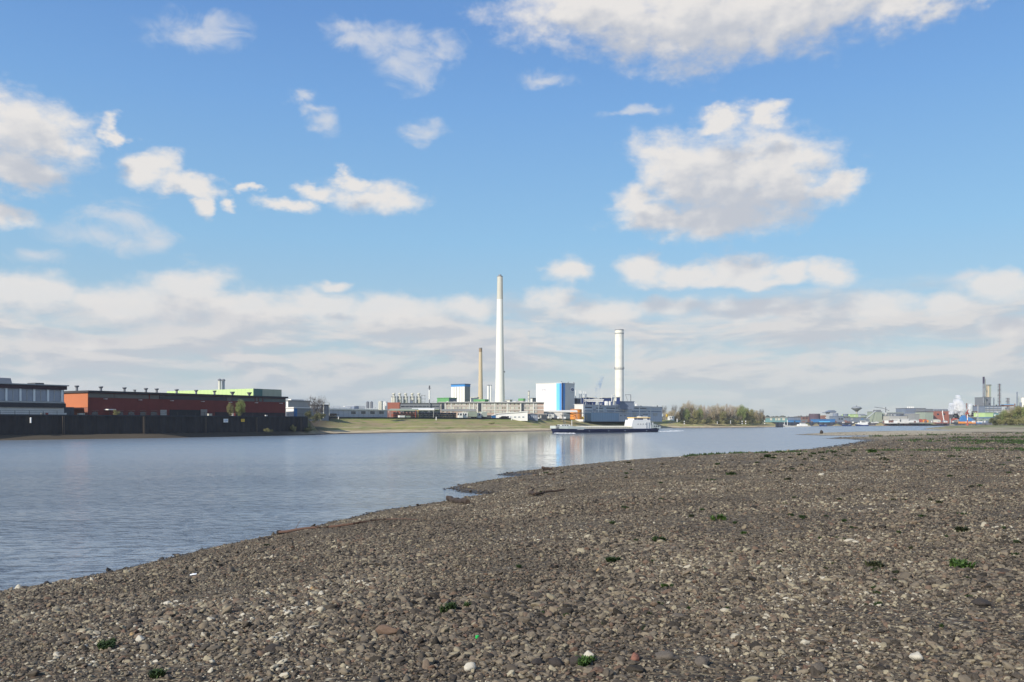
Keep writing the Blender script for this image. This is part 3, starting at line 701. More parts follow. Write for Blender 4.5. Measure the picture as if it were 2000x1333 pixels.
tank(743.5, 384, 8.6, 784, 801, M['tank'], 'fat cream tank, left of the pair behind the low workshop', 'cream tanks behind the workshop')
tank(752.8, 388, 8, 785, 801, M['white'], 'white tank, right of the pair behind the low workshop', 'cream tanks behind the workshop')
for px, k in ((718, 'left'), (725.5, 'right')):
    tank(px, 400, 6, 784, 798, M['steel'], f'small {k} silo of the dark pair above the low workshop roof', 'small silos above the workshop', 'dome', 'silo', 'small_silo')
# ------------------------------------------------------------ parapet along the bank top
def parapet():
    o = thing('bank_parapet', 'long low black parapet along the top of the grass bank', 'low wall', (0, 0, 0))
    ss = np.arange(S_Q-2, s_of(15)-40, 3.); B = bank_at(ss)
    V = [(x+INL[0]*q, y+INL[1]*q, z) for x, y in B for q, z in ((25.6, 5.7), (25.6, 6.62), (26.1, 6.62), (26.1, 5.7))]
    k = len(B); MB().add(V, [(4*i+j, 4*(i+1)+j, 4*(i+1)+(j+1) % 4, 4*i+(j+1) % 4) for i in range(k-1) for j in range(4)]+[(3, 2, 1, 0), (4*k-4, 4*k-3, 4*k-2, 4*k-1)]).build('wall', M['black'], o)
    V = [(x+INL[0]*q, y+INL[1]*q, z) for x, y in B for q, z in ((25.5, 6.62), (25.5, 6.70), (26.2, 6.70), (26.2, 6.62))]
    MB().add(V, [(4*i+j, 4*(i+1)+j, 4*(i+1)+(j+1) % 4, 4*i+(j+1) % 4) for i in range(k-1) for j in range(4)]).build('capping', M['dgrey'], o)
parapet()
ZG = 6.15
def gp(px, inl=33.): return qpos(px, inl)

# ------------------------------------------------------------ stacked crates and racks in the yard
def crate_stack(n, w, m1, m2, name='crate_stack'):
    o = thing(name, 'x', 'crate stack')
    for i in range(n):
        z = i*1.05
        b = MB().box(-w/2, w/2, -.5, .9, z+.12, z+.98).build('crate', m1 if i % 2 else m2, o)
        MB().box(-w/2-.03, w/2+.03, -.54, -.5, z+.45, z+.6).build('slat', M['timber'], b)
        for q in (-.42, .42): MB().box(q*w-.09, q*w+.09, -.5, .9, z, z+.12).build('runner', M['timber'], b)
    return o
def place(o, px, inl, label, group, z=ZG, first=False):
    c = o if first else copy_tree(o)
    x, y = gp(px, inl); c.location = (x, y, z); c.rotation_euler = (0, 0, math.atan2(TM[1], TM[0])+random.uniform(-.06, .06))
    c['label'] = label; c['group'] = group; return c
pb = crate_stack(2, 1.5, M['timber'], mat('pale_timber', (.26, .21, .15), .9, .25, 1.))
for i, px in enumerate((631, 636.5, 642, 648, 653.5, 659, 664.5, 670, 675.5, 681)):
    place(pb, px, 29.5, 'brown slatted crate stack right of the bare tree, in front of the low workshop', 'crate stacks before the low workshop', first=i == 0)
rb_ = crate_stack(3, 1.5, mat('faded_red_crate', (.25, .07, .05), .85, .3, 1.), M['brown'])
for i, px in enumerate((769, 775.5, 783, 789.5, 796, 803, 809.5)):
    place(rb_, px, 34, 'reddish brown crate stack three high under the long canopy', 'reddish crate stacks in the yard', first=i == 0)
db = crate_stack(3, 1.6, M['dgrey'], mat('blue_black_crate', (.04, .045, .07), .8, .3, 1.))
for i, px in enumerate((818, 824, 830.5, 837, 843, 849.5, 856, 862, 868.5, 875, 881, 887.5)):
    place(db, px, 34, 'dark crate stack three high in the middle of the yard', 'dark crate stacks in the yard', first=i == 0)
def rack(px, h, m, label):
    x, y = gp(px, 30.5); o = thing('yard_post', label, 'post', (x, y, ZG), 0, 'posts at the edge of the yard')
    MB().cyl(0, 0, 0, h, .13, .1, 8).build('pole', m, o); MB().box(-.5, .5, -.06, .06, h-.15, h).build('arm', m, o)
for px, m, k in ((812, 'red', 'red brown'), (816.5, 'yellow', 'yellow'), (847, 'pale', 'pale grey'), (758.5, 'tank', 'cream')): rack(px, 3.9, M[m], f'thin {k} post with a short crossarm in front of the crate yard')

# ------------------------------------------------------------ containers, vans and lorries
def container(px, w, h, m, label, inl=29., name='container'):
    x, y = gp(px, inl); s = y/F; W_ = w*s/.58*.72; o = thing(name, label, 'container', (x, y, ZG), math.atan2(.45, .9))
    H_ = h*s; b = MB().box(-W_/2, W_/2, 0, 2.4, .15, H_).build('body', m, o)
    for k in range(int(W_/.6)): pass
    g = MB(); 
    MB().box(-W_/2-.04, W_/2+.04, -.04, 2.44, H_, H_+.08).build('roof', m, o)
    MB().box(-W_/2-.05, -W_/2-.01, .3, 2.1, .2, H_-.1).build('door', m, o)
    for q in (-.45, .45): MB().box(q*W_-.1, q*W_+.1, 0, 2.4, -.1, .15).build('foot', M['black'], o)
container(746, 18, 4.8, M['tank'], 'long cream container in front of the low workshop windows')
container(702, 5, 4, M['offwhite'], 'small pale box container left of the cream container')
container(785.5, 8.5, 6, M['white'], 'short bright white container before the red crates')
container(796, 10, 5.5, M['sage'], 'grey green container right of the short white one')
container(964, 8, 6.5, M['blue'], 'blue container at the left end of the white hall', 30)
container(1079, 9, 5, M['offwhite'], 'white container under the canopy beside the blue one', 34)
container(1093, 12, 6.5, M['blue'], 'blue container under the white canopy', 35)
def lorry(px, label, cabm, trm, L, inl=29, tall=3.6):
    x, y = gp(px, inl); o = thing('lorry', label, 'lorry', (x, y, ZG), math.atan2(.35, .94), 'lorries parked in the yard')
    cb = MB().prism([(0, .5), (0, 1.7), (.35, 3.0), (2.1, 3.15), (2.1, .5)], 0, 2.4).build('cab', cabm, o)
    MB().prism([(-.03, 1.75), (.30, 2.85), (.36, 2.82), (.05, 1.72)], .2, 2.2).build('windscreen', M['glass'], cb)
    MB().prism([(.45, 1.7), (.6, 2.7), (1.5, 2.7), (1.5, 1.7)], -.03, 0.02).build('side_window', M['glass'], cb)
    if L: 
        MB().box(2.5, 2.5+L, 0, 2.45, 1.1, tall).build('trailer', trm, o)
        MB().box(2.1, 2.5+L, .5, 1.9, .7, 1.08).build('chassis', M['black'], o)
    for wx in [.9]+([2.5+L-1.0, 2.5+L-2.1] if L else [1.7]):
        for wy in (.05, 2.1):
            w = MB(); n = 14; V = [(wx+.48*math.cos(2*math.pi*i/n), wy+e, .48+.48*math.sin(2*math.pi*i/n)) for e in (0, .28) for i in range(n)]
            w.add(V, [tuple(range(n)), tuple(range(2*n-1, n-1, -1))]+[(i, i+n, (i+1) % n+n, (i+1) % n) for i in range(n)]); w.build('wheel', M['tyre'], o)
lorry(896, 'white lorry cab without trailer at the left of the lorry row', M['white'], M['grey'], 0)
lorry(906, 'white lorry with a long grey green trailer, middle of the row', M['white'], M['sage'], 4.6)
lorry(933, 'white lorry with a pale trailer next to the dark container', M['white'], mat('pale_sage_sheet', (.40, .44, .38), .6, .1, .4), 2.6)
container(954.5, 9, 7, M['dgrey'], 'dark grey container between the lorry and the blue container', 30)
lorry(1071, 'small white lorry parked by the grey gabled shed', M['white'], M['white'], 1.2, 30, 3.0)
def car(px, label, m, inl=28.):
    x, y = gp(px, inl); o = thing('parked_car', label, 'car', (x, y, ZG+.1), math.atan2(.5, .86), 'cars parked before the white hall')
    MB().prism([(0, .35), (0, .85), (.9, 1.0), (1.5, 1.45), (3.1, 1.48), (3.9, 1.0), (4.2, .9), (4.2, .35)], 0, 1.7).build('body', m, o)
    MB().prism([(1.05, 1.0), (1.55, 1.4), (3.0, 1.42), (3.6, 1.0)], -.02, 1.72).build('window', M['glass'], o)
    for wx in (.8, 3.4):
        for wy in (-.02, 1.5):
            n = 12; V = [(wx+.33*math.cos(2*math.pi*i/n), wy+e, .33+.33*math.sin(2*math.pi*i/n)) for e in (0, .22) for i in range(n)]
            MB().add(V, [tuple(range(n)), tuple(range(2*n-1, n-1, -1))]+[(i, i+n, (i+1) % n+n, (i+1) % n) for i in range(n)]).build('wheel', M['tyre'], o)
for px, m, k in ((978, 'black', 'black car, leftmost before the white hall'), (985, 'steel', 'silver grey car right of the leftmost black car'), (996, 'navy', 'dark blue car before the middle of the white hall'),
                 (1005, 'white', 'white car before the white hall'), (1014, 'black', 'black car near the grey gabled shed'), (1034, 'steel', 'grey car in front of the gabled shed')): car(px, k, M[m])

# ------------------------------------------------------------ buildings of the middle group
block('brick_annex', 'small red brick block at the foot of the five silos', 'building', 758, 455, 782, 787, 756, 'brick2' if 'brick2' in M else 'brown', None, 'brown', 6.2, (1, .06), 12)
M['brick2'] = mat('bright_brick', (.34, .125, .09), .9, .1, .4)
_ = [o for o in bpy.data.objects if o['label'].startswith('small red brick') ] if False else None
for o_ in bpy.data.objects:
    if o_.get('category') == 'building' and o_.name.startswith('brick_annex'):
        for ch in o_.children:
            ch.data.materials.clear(); ch.data.materials.append(M['brick2'])
fr, o, u1, v1, T = block('long_warehouse', 'long flat grey warehouse below the five silos', 'warehouse', 782, 470, 859, 787.5, None, 'steel', None, 'dgrey', 6.2, (1, .06), 16,
   wins=[(783+i*8.4, 783+i*8.4+7.4, 793.3, 795.2) for i in range(9)])
MB().box(fr.u(782), fr.u(858), -1.6, -.02, fr.z(801), fr.z(799.6)).build('canopy', M['sage'], o)
def canopy(a, b, D, y0, y1, m, label, t=(1, .06), depth=7, posts=5, name='yard_canopy'):
    fr = Fr(a, D, t, ZG); o = thing_at(fr, name, label, 'canopy'); u = fr.u(b)
    MB().prismx([(0, fr.z(y1)), (0, fr.z(y0)-.1), (depth/2, fr.z(y0)+.5), (depth, fr.z(y0)-.1), (depth, fr.z(y1))], 0, u).build('roof', m, o)
    for i in range(posts):
        for q in (.2, depth-.3):
            x = .3+(u-.6)*i/(posts-1); MB().box(x-.12, x+.12, q-.1, q+.1, -.3, fr.z(y1)).build('post', M['steel'], o)
canopy(760, 816, 425, 800.5, 802.6, M['sage'], 'long low grey green canopy over the red crates')
canopy(804, 848, 432, 799.3, 801.6, M['white'], 'thin white canopy roof above the dark crate stacks')
canopy(862, 930, 438, 801.5, 804, mat('dull_roof', (.25, .25, .24), .8, .2, .4), 'dull grey canopy roof left of the lorries', posts=7)

# five silos
def silo_top(o, r, h):
    MB().lathe(0, 0, [(r*.42, h*.93), (r*.42, h*1.22), (r*.7, h*1.24), (r*.7, h*1.34), (r*.2, h*1.45)], 12).build('vent_head', M['tank'], o, True)
    g = MB()
    for k in range(10):
        a = 2*math.pi*k/10; g.box(r*1.02*math.cos(a)-.05, r*1.02*math.cos(a)+.05, r*1.02*math.sin(a)-.05, r*1.02*math.sin(a)+.05, h*.83, h*1.0)
    g.tube([(r*1.02*math.cos(2*math.pi*k/24), r*1.02*math.sin(2*math.pi*k/24), h*1.0) for k in range(25)], .07, 4); g.build('guard_rail', M['steel'], o)
for i, (px, k) in enumerate(zip((769, 780.5, 792.3, 805.2, 818), ('first', 'second', 'middle', 'fourth', 'last'))):
    tank(px, 500+i*3, 9.6, 774, 788.5, M['tank'], f'{k} from the left of five cream silos over the grey warehouse', 'row of five cream silos', 'dome', 'silo', 'silo', 0, silo_top)
fr, o, u1, v1, T = block('filter_house', 'small blue grey filter house between the silos', 'building', 801.5, 478, 806, 781.5, None, 'slate', None, 'grey', 13.0, (1, .06), 4)
o_ = thing('pipe_scaffold', 'thin steel pipe scaffold at the right end of the silo row', 'pipe frame', ((827-1000)/F*512, 512, 14.5))
for dx in (-.9, .9): MB().tube([(dx, 0, 0), (dx, 0, 6.2)], .12, 6).build('leg', M['bluegrey'], o_)
for z in (1.8, 3.6, 5.6): MB().box(-1.2, 1.2, -.8, .8, z, z+.15).build('platform', M['steel'], o_)
# masts, chimneys and flues
def chimney(px, D, y0, y1, w0, w1, m, label, name='chimney', bands=(), cat='chimney', top=True, n=32, zoff=0.):
    s = D/F; zb = H+(HY-y1)*s-zoff; h = (y1-y0)*s+zoff; r0, r1 = w0*s/2, w1*s/2
    o = thing(name, label, cat, ((px-1000)*s, D, zb)); prof = []
    for i in range(13):
        q = i/12; r = r1+(r0-r1)*(q**.78); prof.append((r, h*q))
    MB().lathe(0, 0, prof, n).build('shaft', m, o, True)
    rr = lambda z: r1+(r0-r1)*((z/h)**.78)
    for (ya, yb_, mm, k) in bands:
        za, zb2 = H+(HY-ya)*s-zb, H+(HY-yb_)*s-zb
        MB().lathe(0, 0, [(rr(zb2)*k, zb2), (rr((za+zb2)/2)*k, (za+zb2)/2), (rr(min(za, h))*k, za)], n).build('band', mm, o, True)
    if top: MB().lathe(0, 0, [(r0*1.04, h-.5), (r0*1.04, h+.05), (r0*.85, h+.1), (r0*.8, h-.1)], n).build('rim', M['steel'], o, True)
    return o, h, rr
bigm = mat('white_concrete_shaft', (.80, .78, .71), .8, .05, .05)
topm = mat('grey_cream_shaft_head', (.56, .54, .46), .85, .12, .12)
o, h, rr = chimney(976.5, 680, 540, 786, 10.6, 20.5, bigm, 'very tall tapering white chimney with a grey upper section', bands=[(540.2, 585, topm, 1.004)], zoff=6)
MB().lathe(0, 0, [(1.2, h), (1.2, h+1.2)], 16).build('flue_pipe', M['steel'], o)
l = MB(); l.tube([(rr(z)*.82+.4, -rr(z)*.62-.3, z) for z in np.linspace(2, h-1, 14)], .13, 4); l.build('ladder', M['pale'], o)
MB().lathe(2, 0, [(rr(h*.28)*.6, h*.28), (rr(h*.28)*.6, h*.29)], 12).build('platform', M['steel'], o)
tanm = M['tan']
chimney(938.5, 650, 680, 781, 6.2, 10.4, tanm, 'slim tan brick chimney left of the tall white one', bands=[(680.5, 688, mat('sooty_brick', (.30, .22, .14), .9, .2, .2), 1.01)], zoff=5)
chimney(953.8, 610, 752.5, 786, 4.6, 4.6, M['white'], 'stout white flue between the tan and the tall white chimney', 'flue', cat='flue', zoff=5, n=16)
chimney(958.8, 618, 752.5, 786, 2.6, 2.8, M['white'], 'thin white flue standing against the stout white one', 'flue', cat='flue', zoff=5, n=12)
whm = mat('cream_white_stack', (.76, .73, .64), .7, .05, .1, stripes=(2, 8., .05))
o, h, rr = chimney(1209.6, 640, 644.5, 784, 16.8, 17.4, whm, 'wide white cylindrical stack with two dark rings', bands=[(651, 652.6, M['grey'], 1.05), (721, 722.2, M['grey'], 1.05)], zoff=8)
ring = MB()
for k in range(20): a = 2*math.pi*k/20; ring.box(rr(0)*1.12*math.cos(a)-.06, rr(0)*1.12*math.cos(a)+.06, rr(0)*1.12*math.sin(a)-.06, rr(0)*1.12*math.sin(a)+.06, (784-721)*640/F+8, (784-721)*640/F+9.3)
ring.build('guard_rail', M['dgrey'], o)
o, h, rr = chimney(838.8, 470, 757, 799, 1.9, 2.1, M['steel'], 'thin light mast with a small platform right of the silos', 'lattice_mast', cat='mast', top=False, n=8, zoff=3)
MB().lathe(0, 0, [(.9, h-.6), (.9, h-.35)], 10).build('platform', M['steel'], o); MB().lathe(0, 0, [(.35, h-.35), (.35, h+.9)], 8).build('lamp_head', M['dgrey'], o)
MB().lathe(0, 0, [(.42, h*.55), (.42, h*.9)], 10).build('sleeve', M['white'], o)
chimney(1032.8, 560, 764, 784, 3.2, 3.2, M['tank'], 'short pale vent stack left of the white tower block', 'vent_stack', cat='vent', bands=[(772, 773, M['steel'], 1.15), (779, 780.5, M['steel'], 1.15)], n=12, zoff=3)

# white block with the blue cap
fr, o, u1, v1, T = block('capped_block', 'white tower block with a bright blue top band, left of the chimneys', 'building', 907.6, 620, 918.2, 750, 881.3, 'grey', 'white', 'dgrey', 6.2, TM)  # grey front paints in the shade on the block's white side
zc = fr.z(755.3)
MB().box(-.12, u1+.12, -.14, v1+.12, zc, T+.1).build('blue_cap', mat('cap_blue', (.05, .25, .60), .5, .06, .3), o)
for q in (887, 892, 897, 902.5): MB().box(-.14, -.09, fr.v(q)-.25, fr.v(q)+.25, 0, zc-.2).build('seam', M['grey'], o)
block('green_block', 'green flat roofed block before the blue capped tower', 'building', 877, 560, 892, 777, 854, 'slate', 'tgreen', 'tgreen', 6.2, TM)  # slate front stands for the shaded side of the green block
fr, o, u1, v1, T = block('green_roof_house', 'low block with a bright green roof at the foot of the tan chimney', 'building', 947, 545, 953.2, 780.5, 926, 'pale', 'tank', None, 6.2, TM)
MB().box(-.3, u1+.3, -.3, v1+.3, fr.z(784.4), T+.1).build('green_fascia', M['tgreen'], o)
fr, o, u1, v1, T = block('green_roof_house', 'tiny green roofed block over the three storey building', 'building', 1022, 548, 1025.5, 779, 1013, 'pale', 'pale', None, 6.2, TM)
MB().box(-.2, u1+.2, -.2, v1+.2, fr.z(783), T+.1).build('green_fascia', M['tgreen'], o)
block('white_lowrise', 'low white block glimpsed between the capped tower and tan chimney', 'building', 932, 640, 935, 776, 918.5, 'offwhite', 'white', 'offwhite', 6.2, TM)
block('white_lowrise', 'flat pale block just right of the tall chimney foot', 'building', 996, 600, 1000, 781, 987.5, 'offwhite', 'offwhite', 'grey', 6.2, TM)
block('white_lowrise', 'grey roofed block half hidden by the white tower block', 'building', 1040, 590, 1052, 777.5, 1036.5, 'grey', 'offwhite', 'dgrey', 6.2, TM)

# three storey office and works building, its front turned to us
def works():
    fr = Fr(856, 512, (1, .045), 6.2); o = thing_at(fr, 'works_building', 'long three storey works building of brick bands and pale pilasters', 'building')
    u1 = fr.u(1062); T = fr.z(786.3)
    MB().box(0, u1, 0, 14, -1.3, T-.5).build('wall', mat('brownish_render', (.46, .34, .28), .9, .12, .3), o)
    MB().box(-.4, u1+.4, -.5, 14.4, T-.5, T).build('roof', M['dgrey'], o)
    rows = [(787.8, 791.8), (795.2, 799.3), (802.6, 806.6)]
    for y0, y1 in rows:
        z = fr.z(y0)+.35; MB().box(0, u1, -.18, -.02, z, z+.4).build('band', M['offwhite'], o)
    wm = [mat('pale_blind', (.50, .50, .44), .6, .1, .3), M['bglass'], M['glass'], mat('creamy_blind', (.60, .58, .50), .6, .08, .3)]
    px = 858.; i = 0
    while px < 1046:
        w = random.choice((6.5, 8, 8, 9.5))
        for r, (y0, y1) in enumerate(rows):
            if r == 2 and px < 900: continue
            k = random.choice((0, 1, 1, 2, 3, 0, 1)); ua, ub = fr.u(px), fr.u(px+w-1.3)
            f = MB().box(ua, ub, -.1, .05, fr.z(y1), fr.z(y0)).build('window', wm[k], o)
            if k in (1, 2):
                g = MB()
                n = int(w/2.2)
                for q in range(1, n+1): x = ua+(ub-ua)*q/(n+1); g.box(x-.16, x+.16, -.16, -.1, fr.z(y1), fr.z(y0))
                g.add([(ua, -.15, fr.z(y1)), (ub, -.15, fr.z(y1)), (ub, -.15, fr.z(y1)+.12), (ua, -.15, fr.z(y1)+.12)], [(0, 1, 2, 3)]); g.build('mullions', M['cream'], f)
        px += w
    for q in (857, 869.5, 881, 917, 925, 932.5, 941.5, 966.5, 991, 1017, 1042):
        MB().box(fr.u(q)-.3, fr.u(q)+.3, -.34, -.19, -1.2, T-.55).build('pilaster', M['offwhite'], o)
    for a, b in ((862, 868), (934, 940), (1018, 1023)):
        MB().box(fr.u(a), fr.u(b), -.3, -.02, fr.z(804), fr.z(788)).build('stair_glazing', M['glass'], o)
    for k, q in enumerate((872, 885, 905, 914, 958, 986, 1003, 1010, 1028)):
        MB().box(fr.u(q), fr.u(q+random.choice((2, 3, 5))), 3, 6, T, T+random.choice((.6, .9, 1.3))).build('roof_unit', random.choice((M['offwhite'], M['steel'], M['pale'])), o)
works()
# white hall with the rising roof, gabled shed
fr = Fr(963, 462, (1, .06), ZG); o = thing_at(fr, 'white_hall', 'low bright white hall with a roof stepping up to the right', 'hall')
z = fr.z; MB().prism([(0, -1), (0, z(812)), (fr.u(972), z(809)), (fr.u(1010), z(806.5)), (fr.u(1030.5), z(804.3)), (fr.u(1030.5), -1)], 0, 16).build('wall', M['white'], o)
MB().prism([(-.3, z(812)+.05), (fr.u(972), z(809)+.05), (fr.u(1010), z(806.5)+.05), (fr.u(1031), z(804.3)+.05), (fr.u(1031), z(804.3)+.4), (fr.u(1010), z(806.5)+.4), (fr.u(972), z(809)+.4), (-.3, z(812)+.3)], -.4, 16.4).build('roof', M['white'], o)
for a in (980, 988, 996, 1004, 1012, 1020): MB().box(fr.u(a), fr.u(a+4), -.1, .05, z(816), z(814)).build('window', M['bglass'], o)
fr = Fr(1029.5, 476, (1, .10), ZG); o = thing_at(fr, 'gabled_shed', 'blue grey shed with a shallow gable beside the white hall', 'shed')
z = fr.z; u = fr.u(1050.5)
MB().prism([(0, -1), (0, z(810.6)), (u/2, z(808.8)), (u, z(810.6)), (u, -1)], 0, 14).build('wall', M['slate'], o)
MB().prism([(-.3, z(810.6)), (u/2, z(808.8)+.05), (u+.3, z(810.6)), (u+.3, z(810.6)+.3), (u/2, z(808.8)+.35), (-.3, z(810.6)+.3)], -.3, 14.3).build('roof', M['steel'], o)
for a in (1033, 1037.5, 1042, 1046): MB().box(fr.u(a), fr.u(a+1.6), -.1, .05, z(817), z(812.5)).build('panel', M['bluegrey'], o)
block('gate_house', 'dark little gate house with a pale flat roof before the white tower block', 'building', 1054, 492, 1067, 808.5, None, 'dgrey', None, 'pale', ZG, (1, .1), 6, wins=[(1055, 1057, 812, 817, 'tank', 'door'), (1059, 1061.5, 812, 818), (1063, 1065.5, 812, 818)])
block('long_flat_roof', 'long low building with an off white roof edge at the foot of the white tower', 'building', 1030, 525, 1100, 804, None, 'offwhite', None, 'offwhite', ZG, (1, .06), 20)

# the white tower block
def tower():
    fr = Fr(1097.2, 545, TM, 6.2); o = thing_at(fr, 'white_tower_block', 'big windowless white tower block with blue corner stripes', 'building')
    u1 = fr.u(1122.2); v1 = fr.v(1047.2); T = fr.z(748.8)
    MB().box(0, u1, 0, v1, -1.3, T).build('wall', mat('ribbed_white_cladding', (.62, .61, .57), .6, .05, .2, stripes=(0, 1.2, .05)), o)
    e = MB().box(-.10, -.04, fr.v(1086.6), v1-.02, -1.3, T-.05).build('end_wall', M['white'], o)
    MB().box(-.3, u1+.3, -.3, v1+.3, T, T+.35).build('roof', M['offwhite'], o)
    for a, b, m in ((1093.4, 1086.8, 'cyan'), (1096.9, 1093.5, 'mblue')): MB().box(-.20, -.11, fr.v(a), fr.v(b), fr.z(804), T-.02).build('blue_stripe', M[m], o)
    for a, b, m in ((1097.4, 1099.3, 'navy'), (1099.5, 1103.2, 'mblue')): MB().box(fr.u(a), fr.u(b), -.2, -.06, fr.z(804), T-.02).build('blue_stripe', M[m], o)  # navy strip paints in the shaded side of the corner stripe
    # logo board: pale square carrying a dark blue ring
    ua, ub = fr.u(1113.4), fr.u(1121.2); um = (ua+ub)/2; zc = fr.z(761.2, um); hw = (ub-ua)/2; hh = 4.1*(545+.815*um)/F
    bd = MB().box(ua, ub, -.35, -.04, zc-hh, zc+hh).build('logo_board', M['white'], o)
    def ell(rx, rz, y0, y1):
        n = 28; V = [(um+rx*math.cos(2*math.pi*i/n), y, zc-.1+rz*math.sin(2*math.pi*i/n)) for y in (y0, y1) for i in range(n)]
        return MB().add(V, [tuple(range(n)), tuple(range(2*n-1, n-1, -1))]+[(i, i+n, (i+1) % n+n, (i+1) % n) for i in range(n)])
    ell(hw*.72, hh*.66, -.42, -.36).build('logo_oval', M['navy'], bd); ell(hw*.28, hh*.24, -.48, -.43).build('logo_centre', M['bluegrey'], bd)
    cu = bpy.data.curves.new('lettering', 'FONT'); cu.body = 'Y.ZW'; cu.size = 2.2; cu.extrude = .03; cu.materials.append(mat('faded_lettering', (.34, .33, .42), .7, .1, .5))
    t_ = bpy.data.objects.new('lettering', cu); COL.objects.link(t_); t_.parent = e
    t_.matrix_local = Matrix(((0, 0, -1, -.16), (-1, 0, 0, fr.v(1053)), (0, 1, 0, fr.z(763.4)), (0, 0, 0, 1)))
    for q in (6, 14, 21): MB().cyl(q, 4, T+.3, T+1.5, .3, n=8).build('roof_vent', M['steel'], o)
tower()
tank(1125, 524, 23, 799.5, 819.5, M['orangep'], 'round bright orange tank at the foot of the white tower', cap='dome2', cat='tank', name='orange_tank')
canopy(1074, 1128, 506, 803.2, 805.4, M['offwhite'], 'long off white canopy reaching in front of the orange tank', t=(1, .12), posts=3, depth=4)
def hoop():
    D = 512; s = D/F; o = thing('pipe_bridge', 'dark curved pipe bridge over the orange tank', 'pipe bridge', ((1128-1000)*s, D, ZG))
    z1 = H+(HY-807.5)*s-ZG
    MB().tube([(-6.5, 0, z1-.2), (0, 0, z1+.1), (3.2, 0, z1), (5.2, 0, z1-1.2), (5.6, 0, 0)], .22, 8).build('pipe', M['dgrey'], o)
    MB().tube([(-5, .1, z1-.3), (-1.5, .1, z1-1.2), (0, .1, 0)], .18, 8).build('brace', M['rust'], o)
    MB().box(2.6, 3.8, .5, 1.4, 0, 1.6).build('kiosk', M['yellow'], o)
hoop()

# ------------------------------------------------------------ blue grey plant with its roof apparatus
fr, o, u1, v1, T = block('process_plant', 'wide blue grey process plant building right of the white tower', 'building', 1141, 556, 1293, 790.2, None, 'bluegrey', None, 'slate', 6.2, TM, 26, .5, .2)
def strip(a, b, y0, y1, m, nm, d=.12):
    ua, ub = fr.u(a), fr.u(b); za, zb_ = fr.z(y1, (ua+ub)/2), fr.z(y0, (ua+ub)/2); return MB().box(ua, ub, -d, .04, za, zb_).build(nm, M[m], o)
for a, b in ((1143, 1156), (1164, 1178), (1184, 1201), (1203, 1222), (1232, 1262)): strip(a, b, 795.4 if a < 1160 else 797, 797.2 if a < 1160 else 798.4, 'black', 'ribbon_window')
for a, b in ((1141.5, 1156), (1159, 1178), (1186, 1199), (1202, 1221), (1234, 1262), (1266, 1291)): strip(a, b, 802.4 if a < 1200 else 803.6, 804.4 if a < 1200 else 805.2, 'slate', 'ribbon_window')
for a, b in ((1141.5, 1180), (1184, 1224), (1232, 1291)): strip(a, b, 800.7, 801.6, 'offwhite', 'ledge', .4)
for a in (1199, 1212, 1220, 1240, 1246, 1253): strip(a, a+1.2, 811, 813.2, 'black', 'window')
for a in (1172.2, 1283, 1251): strip(a, a+1.6, 792.6, 794.6, 'black', 'window')
strip(1158, 1164, 799.4, 801.6, 'navy', 'hatch'); strip(1172.5, 1181, 812, 819, 'black', 'gate'); strip(1183, 1189, 812.5, 815, 'black', 'gate')
strip(1232, 1290, 796.0, 796.9, 'white', 'coping', .3)
for a, b, y0, y1, m in ((1145, 1150, 806.8, 811, 'pale'), (1160, 1163, 804, 811, 'offwhite'), (1190, 1196, 806, 813, 'pale'), (1204, 1208, 797.8, 802, 'pale'), (1216, 1218.5, 792, 803, 'offwhite'), (1236, 1242, 806, 812, 'pale'), (1248, 1249.2, 797, 815, 'white'), (1258, 1264, 798.5, 802.5, 'pale'), (1270, 1271.2, 797, 816, 'offwhite'), (1276, 1284, 807, 813, 'pale'), (1168, 1169, 792, 806, 'white')): strip(a, b, y0, y1, m, 'wall_panel', .2)
for y in (794, 806): MB().box(fr.u(1142), fr.u(1290), -.75, -.5, fr.z(y, 60)-.12, fr.z(y, 60)+.14).build('pipe_run', M['offwhite'], o)
ua = fr.u(1141.2); MB().box(fr.u(1141.5), fr.u(1196), -5, -.1, -1.3, fr.z(806.5)).build('lean_to', mat('light_blue_sheet', (.22, .32, .42), .6, .1, .3, stripes=(0, 3., .1)), o)
FP = fr
block('stair_block', 'pale concrete stair block between white tower and blue grey plant', 'building', 1139.2, 545, 1141.8, 789.6, 1122, 'white', 'offwhite', 'offwhite', 6.2, TM)
def stack(px, D, y0, y1, w, m, label, bend=0, m2=None, ysplit=None, name='exhaust_pipe', group='exhaust pipes on the plant roof'):
    s = D/F; zb = H+(HY-y1)*s; h = (y1-y0)*s; r = w*s/2
    o = thing(name, label, 'exhaust pipe', ((px-1000)*s, D, zb), 0, group)
    hs = h if ysplit is None else (y1-ysplit)*s
    MB().cyl(0, 0, 0, hs, r, r, 10).build('lower_pipe', m, o, True)
    if ysplit: MB().tube([(0, 0, hs), (0, 0, h-.8), (-bend*.3, 0, h-.2), (-bend, 0, h+.3)], r*.7, 8).build('upper_pipe', m2 or m, o)
    MB().lathe(0, 0, [(r*1.3, hs*.5), (r*1.3, hs*.5+.2)], 10).build('collar', M['steel'], o)
L5 = [(1124.3, 763, 2.0, 'leftmost pale exhaust pipe next to the white tower', .0), (1131.6, 763.5, 1.8, 'second pale exhaust pipe from the white tower', .4), (1135, 764, 2.2, 'dark footed exhaust pipe, middle of the five', .6),
      (1140.4, 765, 1.8, 'fourth exhaust pipe from the white tower', .0), (1144.3, 766, 2.2, 'dark footed exhaust pipe, rightmost of the five', .6)]
for i, (px, y0, w, lb, bd) in enumerate(L5):
    dk = 'darkfoot' if i in (2, 4) else ''
    stack(px, 571+i*3, y0, 789, w, M['slate'] if dk else M['pale'], lb, bd, M['white'], 769.5 if dk else 777)
block('roof_house', 'dark open roof house left on the plant roof behind the pipes', 'roof house', 1126.5, 561, 1134, 777.5, None, 'dgrey', None, 'white', 16.5, TM, 6)
